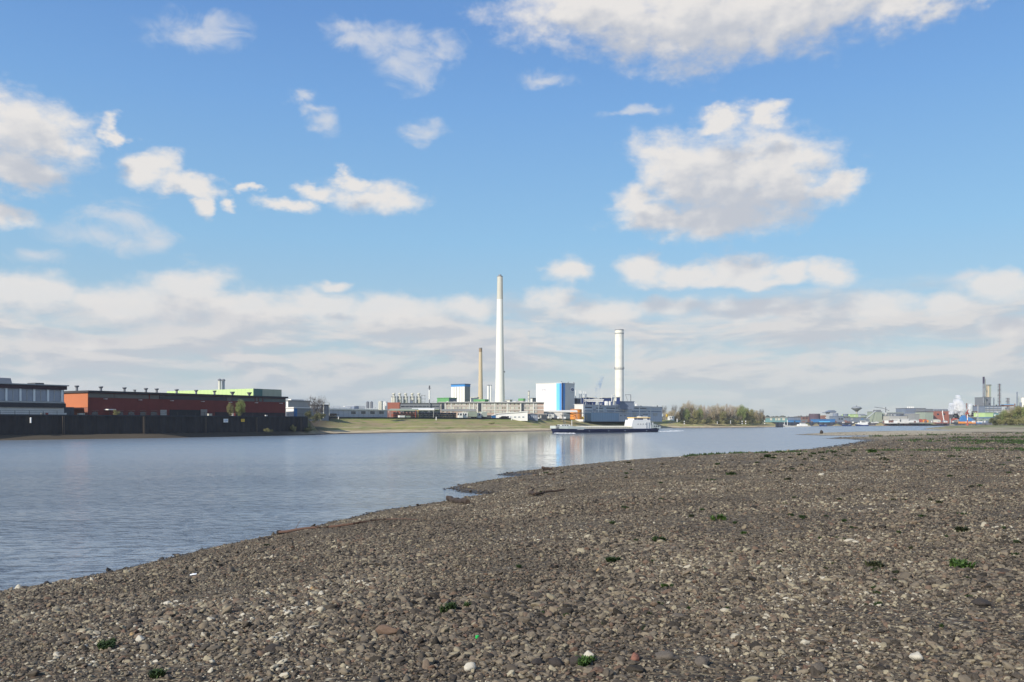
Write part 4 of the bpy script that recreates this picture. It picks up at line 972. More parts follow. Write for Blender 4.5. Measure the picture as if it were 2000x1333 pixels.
fr2, o2, *_ = block('roof_house', 'long navy roof house with a cream roof edge beside the pipes', 'roof house', 1136.5, 584, 1163, 776.2, None, 'navy', None, 'tank', 16.0, (1, .2), 6)
block('roof_house', 'long navy roof house between the smoke and the wide stack', 'roof house', 1177, 596, 1196, 776.6, None, 'navy', None, 'tank', 16.0, (1, .2), 8)
fr2, o2, u2, v2, T2 = block('conveyor_deck', 'white elevated deck on legs across the plant roof', 'deck', 1144, 572, 1178.5, 780.4, None, 'offwhite', None, 'white', 17., (1, .12), 4, yb=785)
for q in (1146, 1152, 1158, 1164, 1170, 1176): MB().box(fr2.u(q)-.15, fr2.u(q)+.15, 1, 1.3, -1.5, fr2.z(785)).build('leg', M['pale'], o2)
MB().prism([(fr2.u(1158), T2), (fr2.u(1165), T2+1.3), (fr2.u(1174), T2)], 1, 3).build('hood', M['grey'], o2)
for px, w in ((1184.5, 7.5), (1191.5, 4.2)): tank(px, 571, w, 784, 792, M['white'], 'white roof tank, ' + ('wider' if w > 5 else 'narrower') + ' of the two left of the curved duct', 'roof tanks', cat='tank', name='roof_tank')
def duct():
    D = 576; s = D/F; o = thing('curved_duct', 'fat curved white duct rising beside the wide stack', 'duct', ((1200-1000)*s, D, H+(HY-791)*s))
    MB().tube([(-.3, 0, 0), (-.2, 0, 2.8), (.5, 0, 4.2), (.8, 0, 5.6), (.1, 0, 6.9), (-.8, 0, 6.4)], .38, 10).build('duct_pipe', M['tank'], o)
    MB().tube([(-1.8, 0, 2), (-1.8, 0, 6.6)], .2, 8).build('side_pipe', M['white'], o)
    MB().box(-1.2, .4, .6, 1.6, 0, 5).build('housing', M['slate'], o)
duct()
block('roof_house', 'slate blue machine house at the foot of the wide stack', 'roof house', 1203, 592, 1238.5, 783.8, None, 'slate', None, 'slate', 14.5, (1, .35), 10)
block('roof_house', 'narrow navy lift head just left of the wide stack', 'roof house', 1206.5, 588, 1211, 775.5, None, 'navy', None, 'pale', 18, (1, .2), 3)
def gantry():
    D = 606; s = D/F; o = thing('roof_gantry', 'thin dark gantry frame right of the wide stack', 'gantry', ((1232-1000)*s, D, 17.5)); h = H+(HY-771)*s-17.5
    MB().box(-.18, .18, -.18, .18, 0, h).build('mast', M['dgrey'], o); MB().box(-4, .1, -.1, .1, h-.3, h).build('arm', M['dgrey'], o)
    MB().tube([(-3.8, 0, h), (-2.2, 0, 2)], .1, 5).build('stay', M['dgrey'], o)
    for q in (-3.5, -2.4): MB().box(q, q+.8, -.5, .5, 0, 1.6).build('cabinet', M['tank'], o)
gantry()
def bulbs(px, D, ys, w, label):
    s = D/F; o = thing('spiral_separator', label, 'separator', ((px-1000)*s, D, ZG)); r = w*s/2
    MB().cyl(0, 0, -.5, H+(HY-ys[0])*s-ZG, r*.35, n=10).build('spine', M['dgrey'], o)
    for y in ys:
        z = H+(HY-y)*s-ZG; MB().lathe(0, 0, [(r, z-1.1), (r*1.02, z-.9), (r*.55, z-.2), (r*.2, z+.2)], 14).build('hood', M['tank'], o, True)
    MB().cyl(r*.9, 0, -.5, H+(HY-ys[0]-2)*s-ZG, .1, n=6).build('side_pipe', M['dgrey'], o)
bulbs(1227.4, 640, (792, 799.5, 806.3, 812.8), 5, 'vertical string of four white cones before the plant wall')
bulbs(1182.5, 585, (799, 806), 5, 'pair of stacked white hoods on the plant wall')
for px, w in ((1243, 5),): tank(px, 640, w, 788.5, 794, M['white'], 'little white roof drum right of the machine house', cat='tank', name='roof_tank', cap='dome')
for px, h in ((1175.5, 15), (1151, 6), (1167, 5)):
    s = 581/F; o = thing('roof_rod', {1175.5: 'tall white rod standing on the plant roof', 1151: 'short rod above the navy roof house', 1167: 'short rod beside the smoking outlet'}[px], 'rod', ((px-1000)*s, 581, H+(HY-781)*s))
    MB().cyl(0, 0, 0, h*s, .09, .05, 6).build('rod', M['white'], o); MB().cyl(0, 0, 0, .25, .3, .3, 8).build('foot', M['steel'], o)

# smoke and steam: thin real volumes
def plume(name, label, pts, dens, col, seed, cut=.45, absorb=None):
    mb = MB(); n = 14; V = []; 
    for (x, y, z, r) in pts:
        for i in range(n): a = 2*math.pi*i/n; V.append((x+r*math.cos(a), y+r*math.sin(a), z))
    k = len(pts); Fc = [(j*n+i, j*n+(i+1) % n, (j+1)*n+(i+1) % n, (j+1)*n+i) for j in range(k-1) for i in range(n)]+[tuple(range(n-1, -1, -1)), tuple(range((k-1)*n, k*n))]
    mb.add(V, Fc)
    m = bpy.data.materials.new(name+'_vapour'); m.use_nodes = True; t = NT(m.node_tree); m.node_tree.nodes.remove(m.node_tree.nodes['Principled BSDF'])
    pv = t.n('ShaderNodeVolumePrincipled'); pv.inputs['Color'].default_value = (*col, 1); pv.inputs['Anisotropy'].default_value = .2
    g = t.n('ShaderNodeNewGeometry').outputs['Position']
    nz = t.m('ADD', t.m('MULTIPLY', t.noise(t.v('ADD', g, (seed, 0, 0)), .16 if name == 'steam' else .34, 5, .62), .7), t.m('MULTIPLY', t.noise(g, .45, 3, .6), .3))
    t.L(t.mr(nz, cut, cut+.14, 0, dens), pv.inputs['Density'])
    t.L(pv.outputs[0], m.node_tree.nodes['Material Output'].inputs['Volume'])
    o = mb.build(name, m); tag(o, label, 'smoke' if 'smoke' in name else 'steam', None, 'stuff'); return o
s = 590/F; zz = lambda y, D=590: H+(HY-y)*D/F
plume('smoke', 'thin pale blue smoke rising from the plant roof', [((1163-1000)*s, 590, zz(778), .7), ((1165-1000)*s, 590, zz(768), 1.6), ((1168-1000)*s, 590, zz(755), 2.4), ((1172-1000)*s, 590, zz(744), 2.2), ((1177-1000)*s, 590, zz(734), 1.6)], .42, (.62, .74, .88), 3, .47)

# ------------------------------------------------------------ marker posts and small things on the bank
for px, k in ((661, 'leftmost on the bank, near the quay end'), (852, 'below the dark crate stacks'), (999, 'below the white hall')):
    x, y = gp(px, 23.5); post(px, y, 815.5, 822.5, 1.7, M['white'], f'short white marker post at the bank top, {k}', group='white marker posts on the bank')
# ------------------------------------------------------------ trees
def crown_mesh(nm, n, rx, ry, rz, cz, length, width, seed, shape='round', clumps=9, up=.6):
    g = np.random.default_rng(seed)
    # clump centres inside the crown, then small slim faces round them: gaps stay between clumps
    cl = []
    while len(cl) < clumps:
        p = g.uniform(-1, 1, 3)
        if np.linalg.norm(p) < 1: cl.append(p*np.array([.85, .85, .85]))
    cl = np.array(cl); k = g.integers(0, clumps, n); rad = .30+.22*g.random(clumps)
    d = g.normal(size=(n, 3)); d /= np.linalg.norm(d, axis=1)[:, None]
    c = cl[k]+d*(g.random(n)**.45*rad[k])[:, None]
    if shape == 'fan': c[:, :2] *= (.55+.45*np.clip((c[:, 2:3]+1)/1.2, 0, 1))
    c = c*np.array([rx, ry, rz])+np.array([0, 0, cz])
    a = g.normal(size=(n, 3)); a[:, 2] += up*2; a /= np.linalg.norm(a, axis=1)[:, None]
    b = np.cross(a, g.normal(size=(n, 3))); b /= np.linalg.norm(b, axis=1)[:, None]
    L = length*(.6+.8*g.random(n))[:, None]; W_ = width*(.6+.8*g.random(n))[:, None]
    V = np.stack([c-a*L/2, c+b*W_/2, c+a*L/2, c-b*W_/2], 1).reshape(-1, 3)
    return npmesh(nm, V, np.arange(4*n).reshape(n, 4))
def limbs(mb, p, d, L, r, depth, g, spread=.55, kids=3, minr=.02):
    q = p+d*L; mid = p+d*L*.5+Vector((g.uniform(-1, 1), g.uniform(-1, 1), 0))*L*.06
    mb.tube([p, mid, q], r, 5 if r > .05 else 3, r*.68)
    if depth == 0: return
    for i in range(kids if depth > 1 else kids+1):
        a = g.uniform(0, 6.283); t = d.orthogonal().normalized(); t2 = d.cross(t)
        nd = (d+(t*math.cos(a)+t2*math.sin(a))*g.uniform(spread*.6, spread*1.3)+Vector((0, 0, .12))).normalized()
        limbs(mb, p+d*L*g.uniform(.55, 1.), nd, L*g.uniform(.6, .82), max(r*.58, minr), depth-1, g, spread, kids, minr)
def leafmat(nm, col, col2):
    m = bpy.data.materials.new(nm); m.use_nodes = True; t = NT(m.node_tree); b = m.node_tree.nodes['Principled BSDF']
    g = t.n('ShaderNodeNewGeometry')
    rp = g.outputs['Random Per Island']; n = t.noise(g.outputs['Position'], .35, 3, .6)
    t.L(t.mix(t.mr(t.m('ADD', t.m('MULTIPLY', rp, .6), t.m('MULTIPLY', n, .6)), .3, .85), (*col, 1), (*col2, 1)), b.inputs['Base Color'])
    b.inputs['Roughness'].default_value = .7; b.inputs['Specular IOR Level'].default_value = .2; return m
LM = dict(twig=leafmat('bare_brown_twigs', (.26, .21, .13), (.47, .40, .26)), rosy=leafmat('reddish_twigs', (.30, .23, .16), (.50, .40, .29)),
          green=leafmat('fresh_green_leaves', (.12, .16, .05), (.30, .34, .12)), olive=leafmat('olive_spring_leaves', (.15, .15, .06), (.32, .29, .13)),
          dark=leafmat('dark_scrub_leaves', (.06, .07, .035), (.16, .16, .08)), grey=leafmat('grey_bare_twigs', (.10, .09, .08), (.22, .20, .18)))
barkm = mat('dull_bark', (.12, .095, .075), .9, .3, 1.)
def tree_proto(kind, seed, h, w, lm, n, lw=(.8, .10), shape='round', low=.12, clumps=10):
    g = random.Random(seed); o = thing('bare_tree' if kind == 'bare' else 'leafy_tree' if kind == 'leafy' else 'shrub', 'x', 'tree' if kind != 'shrub' else 'shrub')
    mb = MB(); limbs(mb, Vector((0, 0, -.5)), Vector((g.uniform(-.05, .05), 0, 1)), h*.36, h*.018+.02, 3, g, .42, 3, .03)
    mb.build('trunk', barkm, o)
    cz = h*(low+(1-low)/2); me = crown_mesh('crown', n, w/2, w/2, h*(1-low)/2, cz, lw[0], lw[1], seed, shape, clumps)
    link('crown', me, lm, o); return o
protos = {}
def put_tree(key, px, D, zb, label, group, scale=1., rot=None, sx=1., **kw):
    if key not in protos: protos[key] = tree_proto(**kw); o = protos[key]
    else: o = copy_tree(protos[key])
    o.location = ((px-1000)/F*D, D, zb); o.rotation_euler = (0, 0, random.uniform(0, 6.28) if rot is None else rot); o.scale = (scale*sx, scale*sx, scale)
    o['label'] = label
    if group: o['group'] = group
    elif 'group' in o.keys(): del o['group']
    return o
KW = {
 'b1': dict(kind='bare', seed=1, h=16, w=8.5, lm=LM['twig'], n=3600, lw=(1.3, .075), shape='fan', low=.10, clumps=18),
 'b2': dict(kind='bare', seed=2, h=16, w=8, lm=LM['rosy'], n=3400, lw=(1.4, .075), shape='fan', low=.06, clumps=18),
 'b3': dict(kind='bare', seed=3, h=15, w=5.5, lm=LM['grey'], n=1300, lw=(1.3, .06), shape='fan', low=.2, clumps=12),
 'g1': dict(kind='leafy', seed=4, h=14, w=9, lm=LM['green'], n=4200, lw=(.45, .30), low=.05, clumps=20),
 'o1': dict(kind='leafy', seed=5, h=14, w=9, lm=LM['olive'], n=4200, lw=(.5, .28), low=.04, clumps=20),
 's1': dict(kind='shrub', seed=6, h=5, w=6.5, lm=LM['dark'], n=1800, lw=(.35, .25), low=.0, clumps=12),
 's2': dict(kind='shrub', seed=7, h=5, w=6, lm=LM['olive'], n=1800, lw=(.35, .22), low=.0, clumps=12)}
def shoreD(px): 
    x, y = qpos(px, 0); return y
# wooded bank: (px, top row, kind, depth behind shore)
rows = [(1297,789,'b3',70),(1302,806,'b2',60),(1309,804,'b2',75),(1317,787.5,'b3',60),(1324,803,'b2',75),(1331,792,'b1',45),(1338,786,'b1',50),(1345,783.5,'b2',60),(1352,787,'b1',50),(1341,800,'g1',34),
 (1359,799,'o1',36),(1366,789,'b1',55),(1367,799,'g1',36),(1375,793,'b2',45),(1384,793,'b2',55),(1393,790,'b1',42),(1401,789.5,'b2',60),(1409,791,'b1',45),(1418,790,'b2',55),(1427,791.5,'b2',42),(1436,791,'b1',55),
 (1412,802,'o1',34),(1443,793,'b2',60),(1449,793,'g1',36),(1456,797,'g1',44),(1463,797,'o1',36),(1471,798.5,'o1',46),(1479,800,'b1',36),(1487,796,'b3',50),(1486,804,'b1',34),(1492,812,'b2',32)]
kn = {'b1': 'brown leafless tree', 'b2': 'rosy brown leafless tree', 'b3': 'thin grey leafless tree', 'g1': 'fresh green tree', 'o1': 'olive green tree'}
cnt = {}
tot = {k: sum(1 for r in rows if r[2] == k) for k in kn}
ordw = ['leftmost', 'second from the left', 'third from the left', 'fourth from the left', 'fifth from the left', 'sixth from the left', 'seventh from the left', 'eighth from the left', 'ninth from the left', 'tenth from the left', 'eleventh from the left', 'twelfth from the left']
for px, top, k, dep in sorted(rows):
    D = shoreD(px)+dep*.85; zb = 5.6 if px < 1440 else 4.6; h = H+(HY-top)*D/F-zb; i = cnt.get(k, 0); cnt[k] = i+1
    pos = 'rightmost' if i == tot[k]-1 else ordw[i]
    put_tree(k, px, D, zb, f'{kn[k]} on the wooded bank, {pos} of its kind', 'trees on the wooded bank', h/KW[k]['h'], sx=.95 if h > 9 else 1.2, **KW[k])
srow = [(1334,'s1'),(1343,'s1'),(1353,'s2'),(1362,'s1'),(1372,'s2'),(1382,'s1'),(1391,'s2'),(1400,'s1'),(1409,'s2'),(1418,'s1'),(1428,'s1'),(1437,'s2'),(1447,'s1'),(1457,'s2'),(1468,'s1'),(1478,'s2'),(1488,'s1')]
ci = {'s1': 0, 's2': 0}; st_ = {'s1': 9, 's2': 8}
for px, k in srow:
    D = shoreD(px)+random.uniform(17, 24); i = ci[k]; ci[k] += 1
    put_tree(k, px, D, 2.6, ('dark' if k == 's1' else 'olive')+f' shrub at the foot of the wooded bank, {ordw[i]}', 'shrubs at the foot of the wooded bank', random.uniform(.8, 1.15), **KW[k])
KW['t1'] = dict(kind='shrub', seed=16, h=8, w=9, lm=LM['twig'], n=3600, lw=(.9, .09), low=.0, clumps=22)
for i, px in enumerate((1310, 1320, 1330, 1341, 1351, 1361, 1371, 1381, 1391, 1400, 1410, 1420, 1430, 1440, 1450, 1460, 1470, 1480, 1487)):
    D = shoreD(px)+random.uniform(38, 52); put_tree('t1', px, D, 4.6 if px < 1440 else 4., 'dense brown leafless thicket among the trees of the wooded bank', 'brown thickets on the wooded bank', random.uniform(.9, 1.3), **KW['t1'])
# big bare tree at the quay end
def big_bare():
    o = thing('bare_tree', 'tall bare tree with wide open branches at the end of the quay', 'tree'); g = random.Random(5)
    D = 322; h = (818-768)*D/F; mb = MB()
    for a, l in ((0, 1.), (.9, .75), (-.8, .8), (1.6, .5)):
        limbs(mb, Vector((a*.15, 0, -.3)), Vector((a*.28, g.uniform(-.15, .15), 1)).normalized(), h*.38*l, .17*l, 4, g, .62, 3, .03)
    mb.build('trunk', mat('grey_bark', (.10, .085, .08), .9, .3, 1.), o)
    o.location = ((617-1000)/F*D, D, 6.0)
    link('crown', crown_mesh('crown', 1500, 4.6, 3.6, 3.9, h*.55, .9, .04, 9, 'fan', 16), LM['grey'], o)
big_bare()
for px, D, z, sc_, k, lb, sx in ((604, 318, 5.6, .62, 's1', 'dark leafless looking shrub left of the big bare tree', 1.), (626, 326, 5.7, .6, 's2', 'brownish shrub right of the big bare tree', 1.), (617, 312, 4.2, .7, 's1', 'dark bush on the slope just below the big bare tree', 1.),
     (521, 282, 1.2, .32, 's2', 'small yellow green bush at the foot of the quay wall', 1.1), (572, 297, 1.2, .55, 's2', 'taller green bush at the foot of the quay wall near its end', .65), (604, 304, .9, .42, 's1', 'dark scrub at the right end of the quay wall', 1.6), (530, 285, 1.1, .2, 's1', 'tiny dark tuft right of the yellow green bush on the quay foot', 1.)):
    put_tree(k, px, D, z, lb, None, sc_, sx=sx, **KW[k])
x, y = qpos(466, 9)
o = put_tree('g1', 470, y, 6.0, 'round olive green tree standing before the brick hall on the quay', None, .40, sx=.95, **KW['g1']); 
o = put_tree('o1', 450, y-6, 6.2, 'thin yellowish tree left of the round tree before the brick hall', None, .34, sx=.7, **KW['o1'])
o = put_tree('s2', 227, qpos(227, 8)[1], 6.2, 'faint brownish shrub before the brick hall near the white canopy', None, .42, sx=.7, **KW['s2'])
o = put_tree('o1', 1288, 652, 5., 'young bare willow above the stern of the barge', None, .44, sx=.55, **KW['o1'])
o = put_tree('s2', 960, 412+0, 3.4, 'low yellowish bush on the middle of the grass bank', None, .22, sx=2.4, **KW['s2'])

# things right of the plant on the bank
block('site_office', 'little white cabin on the bank top between plant and trees', 'cabin', 1306, 700, 1317, 813, None, 'white', None, 'white', 5.6, (1, .1), 5, wins=[(1308, 1310, 815, 817.5), (1312, 1314, 815, 817.5)])
o = thing('yellow_hopper', 'small yellow hopper on a stand left of the white cabin', 'hopper', ((1303-1000)/F*695, 695, 5.6))
MB().lathe(0, 0, [(.2, 2.6), (.9, 4.2), (.9, 5.2)], 10).build('bin', M['yellow'], o)
for a in (-.5, .5): MB().box(a-.1, a+.1, -.1, .1, -.5, 3.2).build('leg', M['steel'], o)
for px, D, y0, y1, k in ((1322.5, 672, 819, 824.5, 'just right of the white cabin'), (1336.5, 676, 822.5, 829, 'striped, below the first green trees'), (1401, 702, 824, 828.5, 'tiny, on the sand before the wood'), (1427, 712, 822, 827.5, 'before the middle of the wood'), (1449.5, 728, 822, 829, 'left one of the two before the green trees'), (1456.5, 731, 822, 829, 'right one of the two before the green trees'), (1493.5, 752, 821.5, 828.5, 'at the very tip of the wooded bank')):
    post(px, D, y0, y1, 1.5, M['white'], f'small white river marker, {k}', stripes=M['black'] if px > 1330 else None, group='white river markers below the wood')

# ------------------------------------------------------------ harbour and works on the far right bank
ZF = 4.3
def fb(name, label, pc, D, pr, yt, pl=None, wall='grey', end=None, roof='slate', t=(1, .15), wins=(), group=None, cat='building', depth=20, yb=None, zb=ZF, rt=.5):
    return block(name, label, cat, pc, D, pr, yt, pl, wall, end, roof, zb, t, depth, rt, .3, group, wins, yb)
fb('teal_building', 'long low teal building with pale window strips, right of the wooded tip', 1497, 960, 1538, 816, None, 'teal', None, 'pale', wins=[(1504, 1508, 817.3, 821.5, 'tank'), (1514, 1517, 817.3, 821.5, 'tank'), (1519, 1524, 817.3, 821.5, 'tank'), (1528, 1533, 817.3, 821.5, 'tank')])
fb('quay_shed', 'slate blue shed with small pale windows right of the teal building', 1538, 1000, 1564, 815, None, 'slate', None, 'steel', wins=[(1541+i*4, 1543+i*4, 817, 820, 'bglass') for i in range(5)])
fb('harbour_quay', 'pale teal landing stage roof before the teal building', 1500, 930, 1540, 824.2, None, 'teal', None, 'teal', depth=8, yb=826.5, zb=3.5, rt=.4, cat='landing stage')
fb('quay_shed', 'bright blue hall low on the harbour bank left of the dark drum', 1548, 985, 1563, 821, None, 'blue', None, 'blue', wins=[(1551, 1553, 822.5, 825)])
fb('quay_shed', 'grey low hall between the blue hall and the dark drum', 1564, 1040, 1577, 820, None, 'steel', None, 'grey')
fb('brown_shed', 'brownish low sheds left of the dark drum', 1566, 1080, 1580, 813.5, None, 'brown', None, 'steel', wins=[(1568, 1571, 816, 818), (1574, 1577, 816, 818)])
tank(1590.8, 1060, 21, 808.5, 824, mat('dark_plum_tank', (.11, .075, .10), .8, .15, .1), 'big dark plum coloured round tank above the harbour', cap='flat', cat='tank', name='storage_tank')
fb('pale_shed', 'cream roofed sheds between the plum tank and the blue tower', 1606, 1130, 1621, 811, None, 'brown', None, 'tank', wins=[(1612, 1619, 815, 817, 'tank')])
fb('quay_shed', 'light blue hall with a white awning at the water, middle of the harbour', 1600, 1000, 1631, 819, None, 'blue', None, 'mblue' if 0 else 'blue', wins=[(1600, 1621, 823.2, 825, 'cyan', 'awning')])
fr, o, u1, v1, T = fb('blue_tower', 'pale blue silo tower with a dark cap, left of the water tower', 1621.5, 1120, 1632, 805.5, None, 'bluegrey', None, 'slate')
MB().prism([(-2.5, T), (-2.5, T+.4), (u1*.4, T+2.6), (u1*.8, T+2.6), (u1+1.5, T+.6), (u1+1.5, T)], 0, 10).build('head_house', M['slate'], o)
tank(1632, 1100, 10, 807.5, 824, M['slate'], 'slate blue silo against the pale blue tower', cat='silo', name='round_silo')
fb('quay_shed', 'dark blue workshop stepping down right of the slate silo', 1636, 1080, 1648, 813, None, 'slate', None, 'slate', wins=[(1638, 1641, 817, 820), (1643, 1646, 817, 820)])
tank(1651.5, 1120, 10, 809, 813, M['slate'], 'flat topped slate drum left of the water tower', cat='drum', name='roof_drum')
fb('grey_works', 'grey works hall under the slate drum', 1645, 1110, 1660, 813.3, None, 'grey', None, 'steel', wins=[(1648, 1651, 815, 817), (1654, 1657, 815, 817)])
fb('green_shed', 'pale yellow green building under the water tower', 1660, 1130, 1676, 809.5, None, 'lgreen', None, 'lgreen', wins=[(1668, 1671, 812.3, 813.5, 'white')])
fb('dark_sheds', 'mixed dark works buildings behind the white ship', 1658, 1100, 1706, 815.5, None, 'slate', None, 'dgrey', wins=[(1662, 1666, 818, 820, 'pale'), (1672, 1675, 818, 821, 'steel'), (1682, 1686, 818, 820, 'blue'), (1695, 1699, 817.5, 819, 'pale')])
fb('gable_hall', 'pale blue roofed hall just right of the water tower', 1677, 1140, 1690, 809, None, 'bluegrey', None, 'slate')
fb('stepped_works', 'grey green stepped works left of the silo group', 1690, 1130, 1708, 811, None, 'sage', None, 'slate', wins=[(1693, 1698, 813, 814.5, 'tank')])
def water_tower():
    D = 1180; s = D/F; h = H+(HY-792.5)*s-ZF; o = thing('water_tower', 'mushroom shaped grey water tower with a wide bowl above the harbour', 'water tower', ((1673-1000)*s, D, ZF)); r = 9.6*s
    zt = H+(HY-795)*s-ZF; zm = H+(HY-798)*s-ZF; zb_ = H+(HY-804.5)*s-ZF
    MB().lathe(0, 0, [(1.7*s, -.5), (1.5*s, zb_*.6), (1.8*s, zb_)], 16).build('stem', M['pale'], o, True)
    MB().lathe(0, 0, [(1.9*s, zb_), (r*.45, zb_+(zm-zb_)*.35), (r, zm-.5), (r*1.03, zm), (r*.95, zm+.8), (r*.8, zt), (r*.3, zt+.5)], 28).build('bowl', mat('weathered_bowl', (.22, .24, .27), .7, .1, .1), o, True)
    MB().cyl(0, 0, zt, h, .5, n=8).build('lift_shaft', M['dgrey'], o)
    MB().lathe(0, 0, [(r*1.05, zm), (r*1.05, zm+.5)], 28).build('gallery', M['steel'], o)
water_tower()
fr, o, u1, v1, T = fb('grain_elevator', 'pale grey green elevator block topped by a long jib, right of the water tower', 1711, 1090, 1723, 804, None, 'sage', None, 'steel')
MB().box(u1*.1, u1*.9, 1, 8, T, T+2).build('head_house', M['steel'], o)
MB().tube([(-1, 2, T+5.5), (u1*1.3, 2, T+4.), (u1*2.3, 2, T+1)], .35, 5).build('jib', M['steel'], o); MB().tube([(-12, 2, T-9), (-2, 2, T-1.5), (2, 2, T+1)], .6, 5).build('conveyor', M['bluegrey'], o)
for i, px in enumerate((1724.5, 1730.5, 1736.5, 1742.5)): tank(px, 1100+i*6, 6.4, 806+i*1.1, 824, M['pale'] if i % 2 else M['sage'], f'{["tallest, leftmost", "second", "third", "lowest, rightmost"][i]} of the four grey silos beside the elevator', 'grey silos beside the elevator', 'dome', 'silo', 'round_silo')
chimney(1730, 1120, 795.5, 806, 1.4, 1.6, M['dgrey'], 'thin dark vent pipe above the four grey silos', 'vent_stack', cat='vent', n=8, top=False)
fr, o, u1, v1, T = fb('conveyor_gallery', 'long green grey conveyor gallery running right to the dark works', 1738, 1090, 1770, 806, None, 'steel', None, 'sage', yb=810, depth=6, cat='conveyor')
for q in (1745, 1754, 1763): MB().box(fr.u(q)-.4, fr.u(q)+.4, 1, 2, -.5, fr.z(810)).build('leg', M['steel'], o)
fb('grey_works', 'grey stone coloured halls behind the moored barges', 1737, 1080, 1772, 812, None, 'pale', None, 'slate', wins=[(1739.5, 1742, 820, 823, 'black', 'gate'), (1756, 1760, 818, 822, 'dgrey', 'gate')])
fb('pale_shed', 'white gabled shed low before the grey halls', 1742, 1050, 1753, 820.5, None, 'white', None, 'pale')
fb('pale_shed', 'white arched shed right of the white gabled shed', 1757, 1055, 1775, 818.5, None, 'offwhite', None, 'white', wins=[(1757.5, 1760, 820, 824, 'dgrey', 'gate')])
fr, o, u1, v1, T = fb('dark_works', 'dark blue boiler house with white drums on its roof', 1768, 1090, 1808, 797.5, None, 'slate', None, 'dgrey', wins=[(1770, 1806, 802.5, 803.5, 'steel', 'ribbon_window'), (1785, 1806, 808, 810, 'sage', 'ribbon_window')])
for q in (1777, 1780.5, 1784, 1787.5): MB().cyl(fr.u(q), 4, T, T+2, .9, n=10).build('roof_drum', M['white'], o, True)
fb('grey_works', 'grey lower wing with a light roof before the boiler house', 1786, 1070, 1807, 808.5, None, 'grey', None, 'pale')
fb('pale_house', 'greenish pale block left of the red brick works', 1807, 1060, 1823, 804.5, None, 'sage', None, 'dgrey')
fr, o, u1, v1, T = fb('brick_works', 'red brick works with a saw tooth roof behind the steam', 1824, 1090, 1858, 803, None, 'brick2', None, None, wins=[(1830, 1834, 808, 811), (1842, 1846, 808, 811)])
for i in range(6): a = u1*i/6; MB().prism([(a, T-.4), (a+u1/12, T+2.4), (a+u1/6-.1, T-.4)], 0, 19).build('saw_tooth', M['steel'], o)
fb('grey_works', 'grey lattice roofed shed between boiler house and brick works', 1806, 1075, 1822, 799, None, 'steel', None, 'grey', yb=804)
o = thing('leaning_jib', 'thin white leaning crane jib before the brick works', 'crane', ((1843-1000)/F*1040, 1040, ZF))
MB().tube([(.8, 0, 0), (-1.5, 0, 12), (-1, 0, 14)], .5, 6).build('jib', M['white'], o); MB().box(-1.5, 2.5, -1, 1, 0, 1.8).build('cab', M['blue'], o)
for px, w, y0, m, lb in ((1806, 16, 819, 'red', 'orange red crates and machinery pile on the harbour quay'), (1830, 14, 819.5, 'tank', 'pale sheds and crates on the quay right of the red pile'), (1786, 18, 820, 'offwhite', 'long white store low on the quay below the boiler house'), (1866, 9, 816.5, 'red', 'bright red shed below the steam'), (1872, 20, 820, 'offwhite', 'long cream store on the quay below the red shed')):
    D = 1040; s = D/F; o = thing('quay_store', lb, 'quay shed', ((px-w/2-1000)*s, D, ZF), 0); T = H+(HY-y0)*s-ZF; W_ = w*s
    if m == 'red':
        for i in range(4): MB().box(W_*i/4+.2, W_*(i+1)/4-.2, 0, 5, 0, T*(.6+.4*random.random())).build('stack', random.choice((M['red'], M['orangep'])), o)
    else: MB().box(0, W_, 0, 6, 0, T-.6).build('wall', M[m], o); MB().prism([(-.3, T-.6), (W_/2, T+.3), (W_+.3, T-.6)], -.3, 6.3).build('roof', M['pale'], o)
fb('refinery_block', 'dark pipework block under the white steam', 1862, 1085, 1880, 808.5, None, 'dgrey', None, 'brown', wins=[(1864, 1868, 812, 814, 'tank'), (1872, 1877, 810.5, 813, 'white')])
fb('refinery_block', 'brownish process block with white ledges right of the steam', 1880, 1080, 1921, 803, None, 'brown', None, 'steel', wins=[(1894, 1906, 805, 806.5, 'tank', 'ledge'), (1894, 1906, 809.5, 811, 'tank', 'ledge'), (1894, 1906, 816, 819, 'white', 'ledge'), (1916, 1920, 804, 807, 'tank', 'ledge'), (1916, 1920, 809, 812, 'tank', 'ledge')])
for i, (px, y0) in enumerate(((1883, 789), (1888, 788), (1901, 792), (1905.5, 791.5), (1914, 790), (1918, 792), (1940, 789), (1946, 793), (1950, 786), (1866, 795))):
    chimney(px, 1095+i, y0, 806, 2.2 if i not in (0, 9) else 1.1, 2.4, M['brown'] if i % 2 else M['dgrey'], f'short dark process column, {ordw[i] if i < 9 else "just above the brick works"}{" along the refinery" if i < 9 else ""}', 'process_column', cat='process column', n=10, top=False, zoff=6) if 0 else None
srt = sorted([(1883, 789), (1888, 788), (1901, 792), (1905.5, 791.5), (1914, 790), (1918, 792), (1946, 791), (1982, 789)])
for i, (px, y0) in enumerate(srt):
    o, h, rr = chimney(px, 1095+i, y0, 806, 2.3, 2.6, M['brown'] if i % 2 else M['dgrey'], f'short dark process column, {ordw[i]} along the refinery', 'process_column', cat='process column', n=10, top=False, zoff=6)
    MB().lathe(0, 0, [(rr(h)*1.5, h*.8), (rr(h)*1.5, h*.83)], 10).build('platform', M['steel'], o); o['group'] = 'short process columns of the refinery'
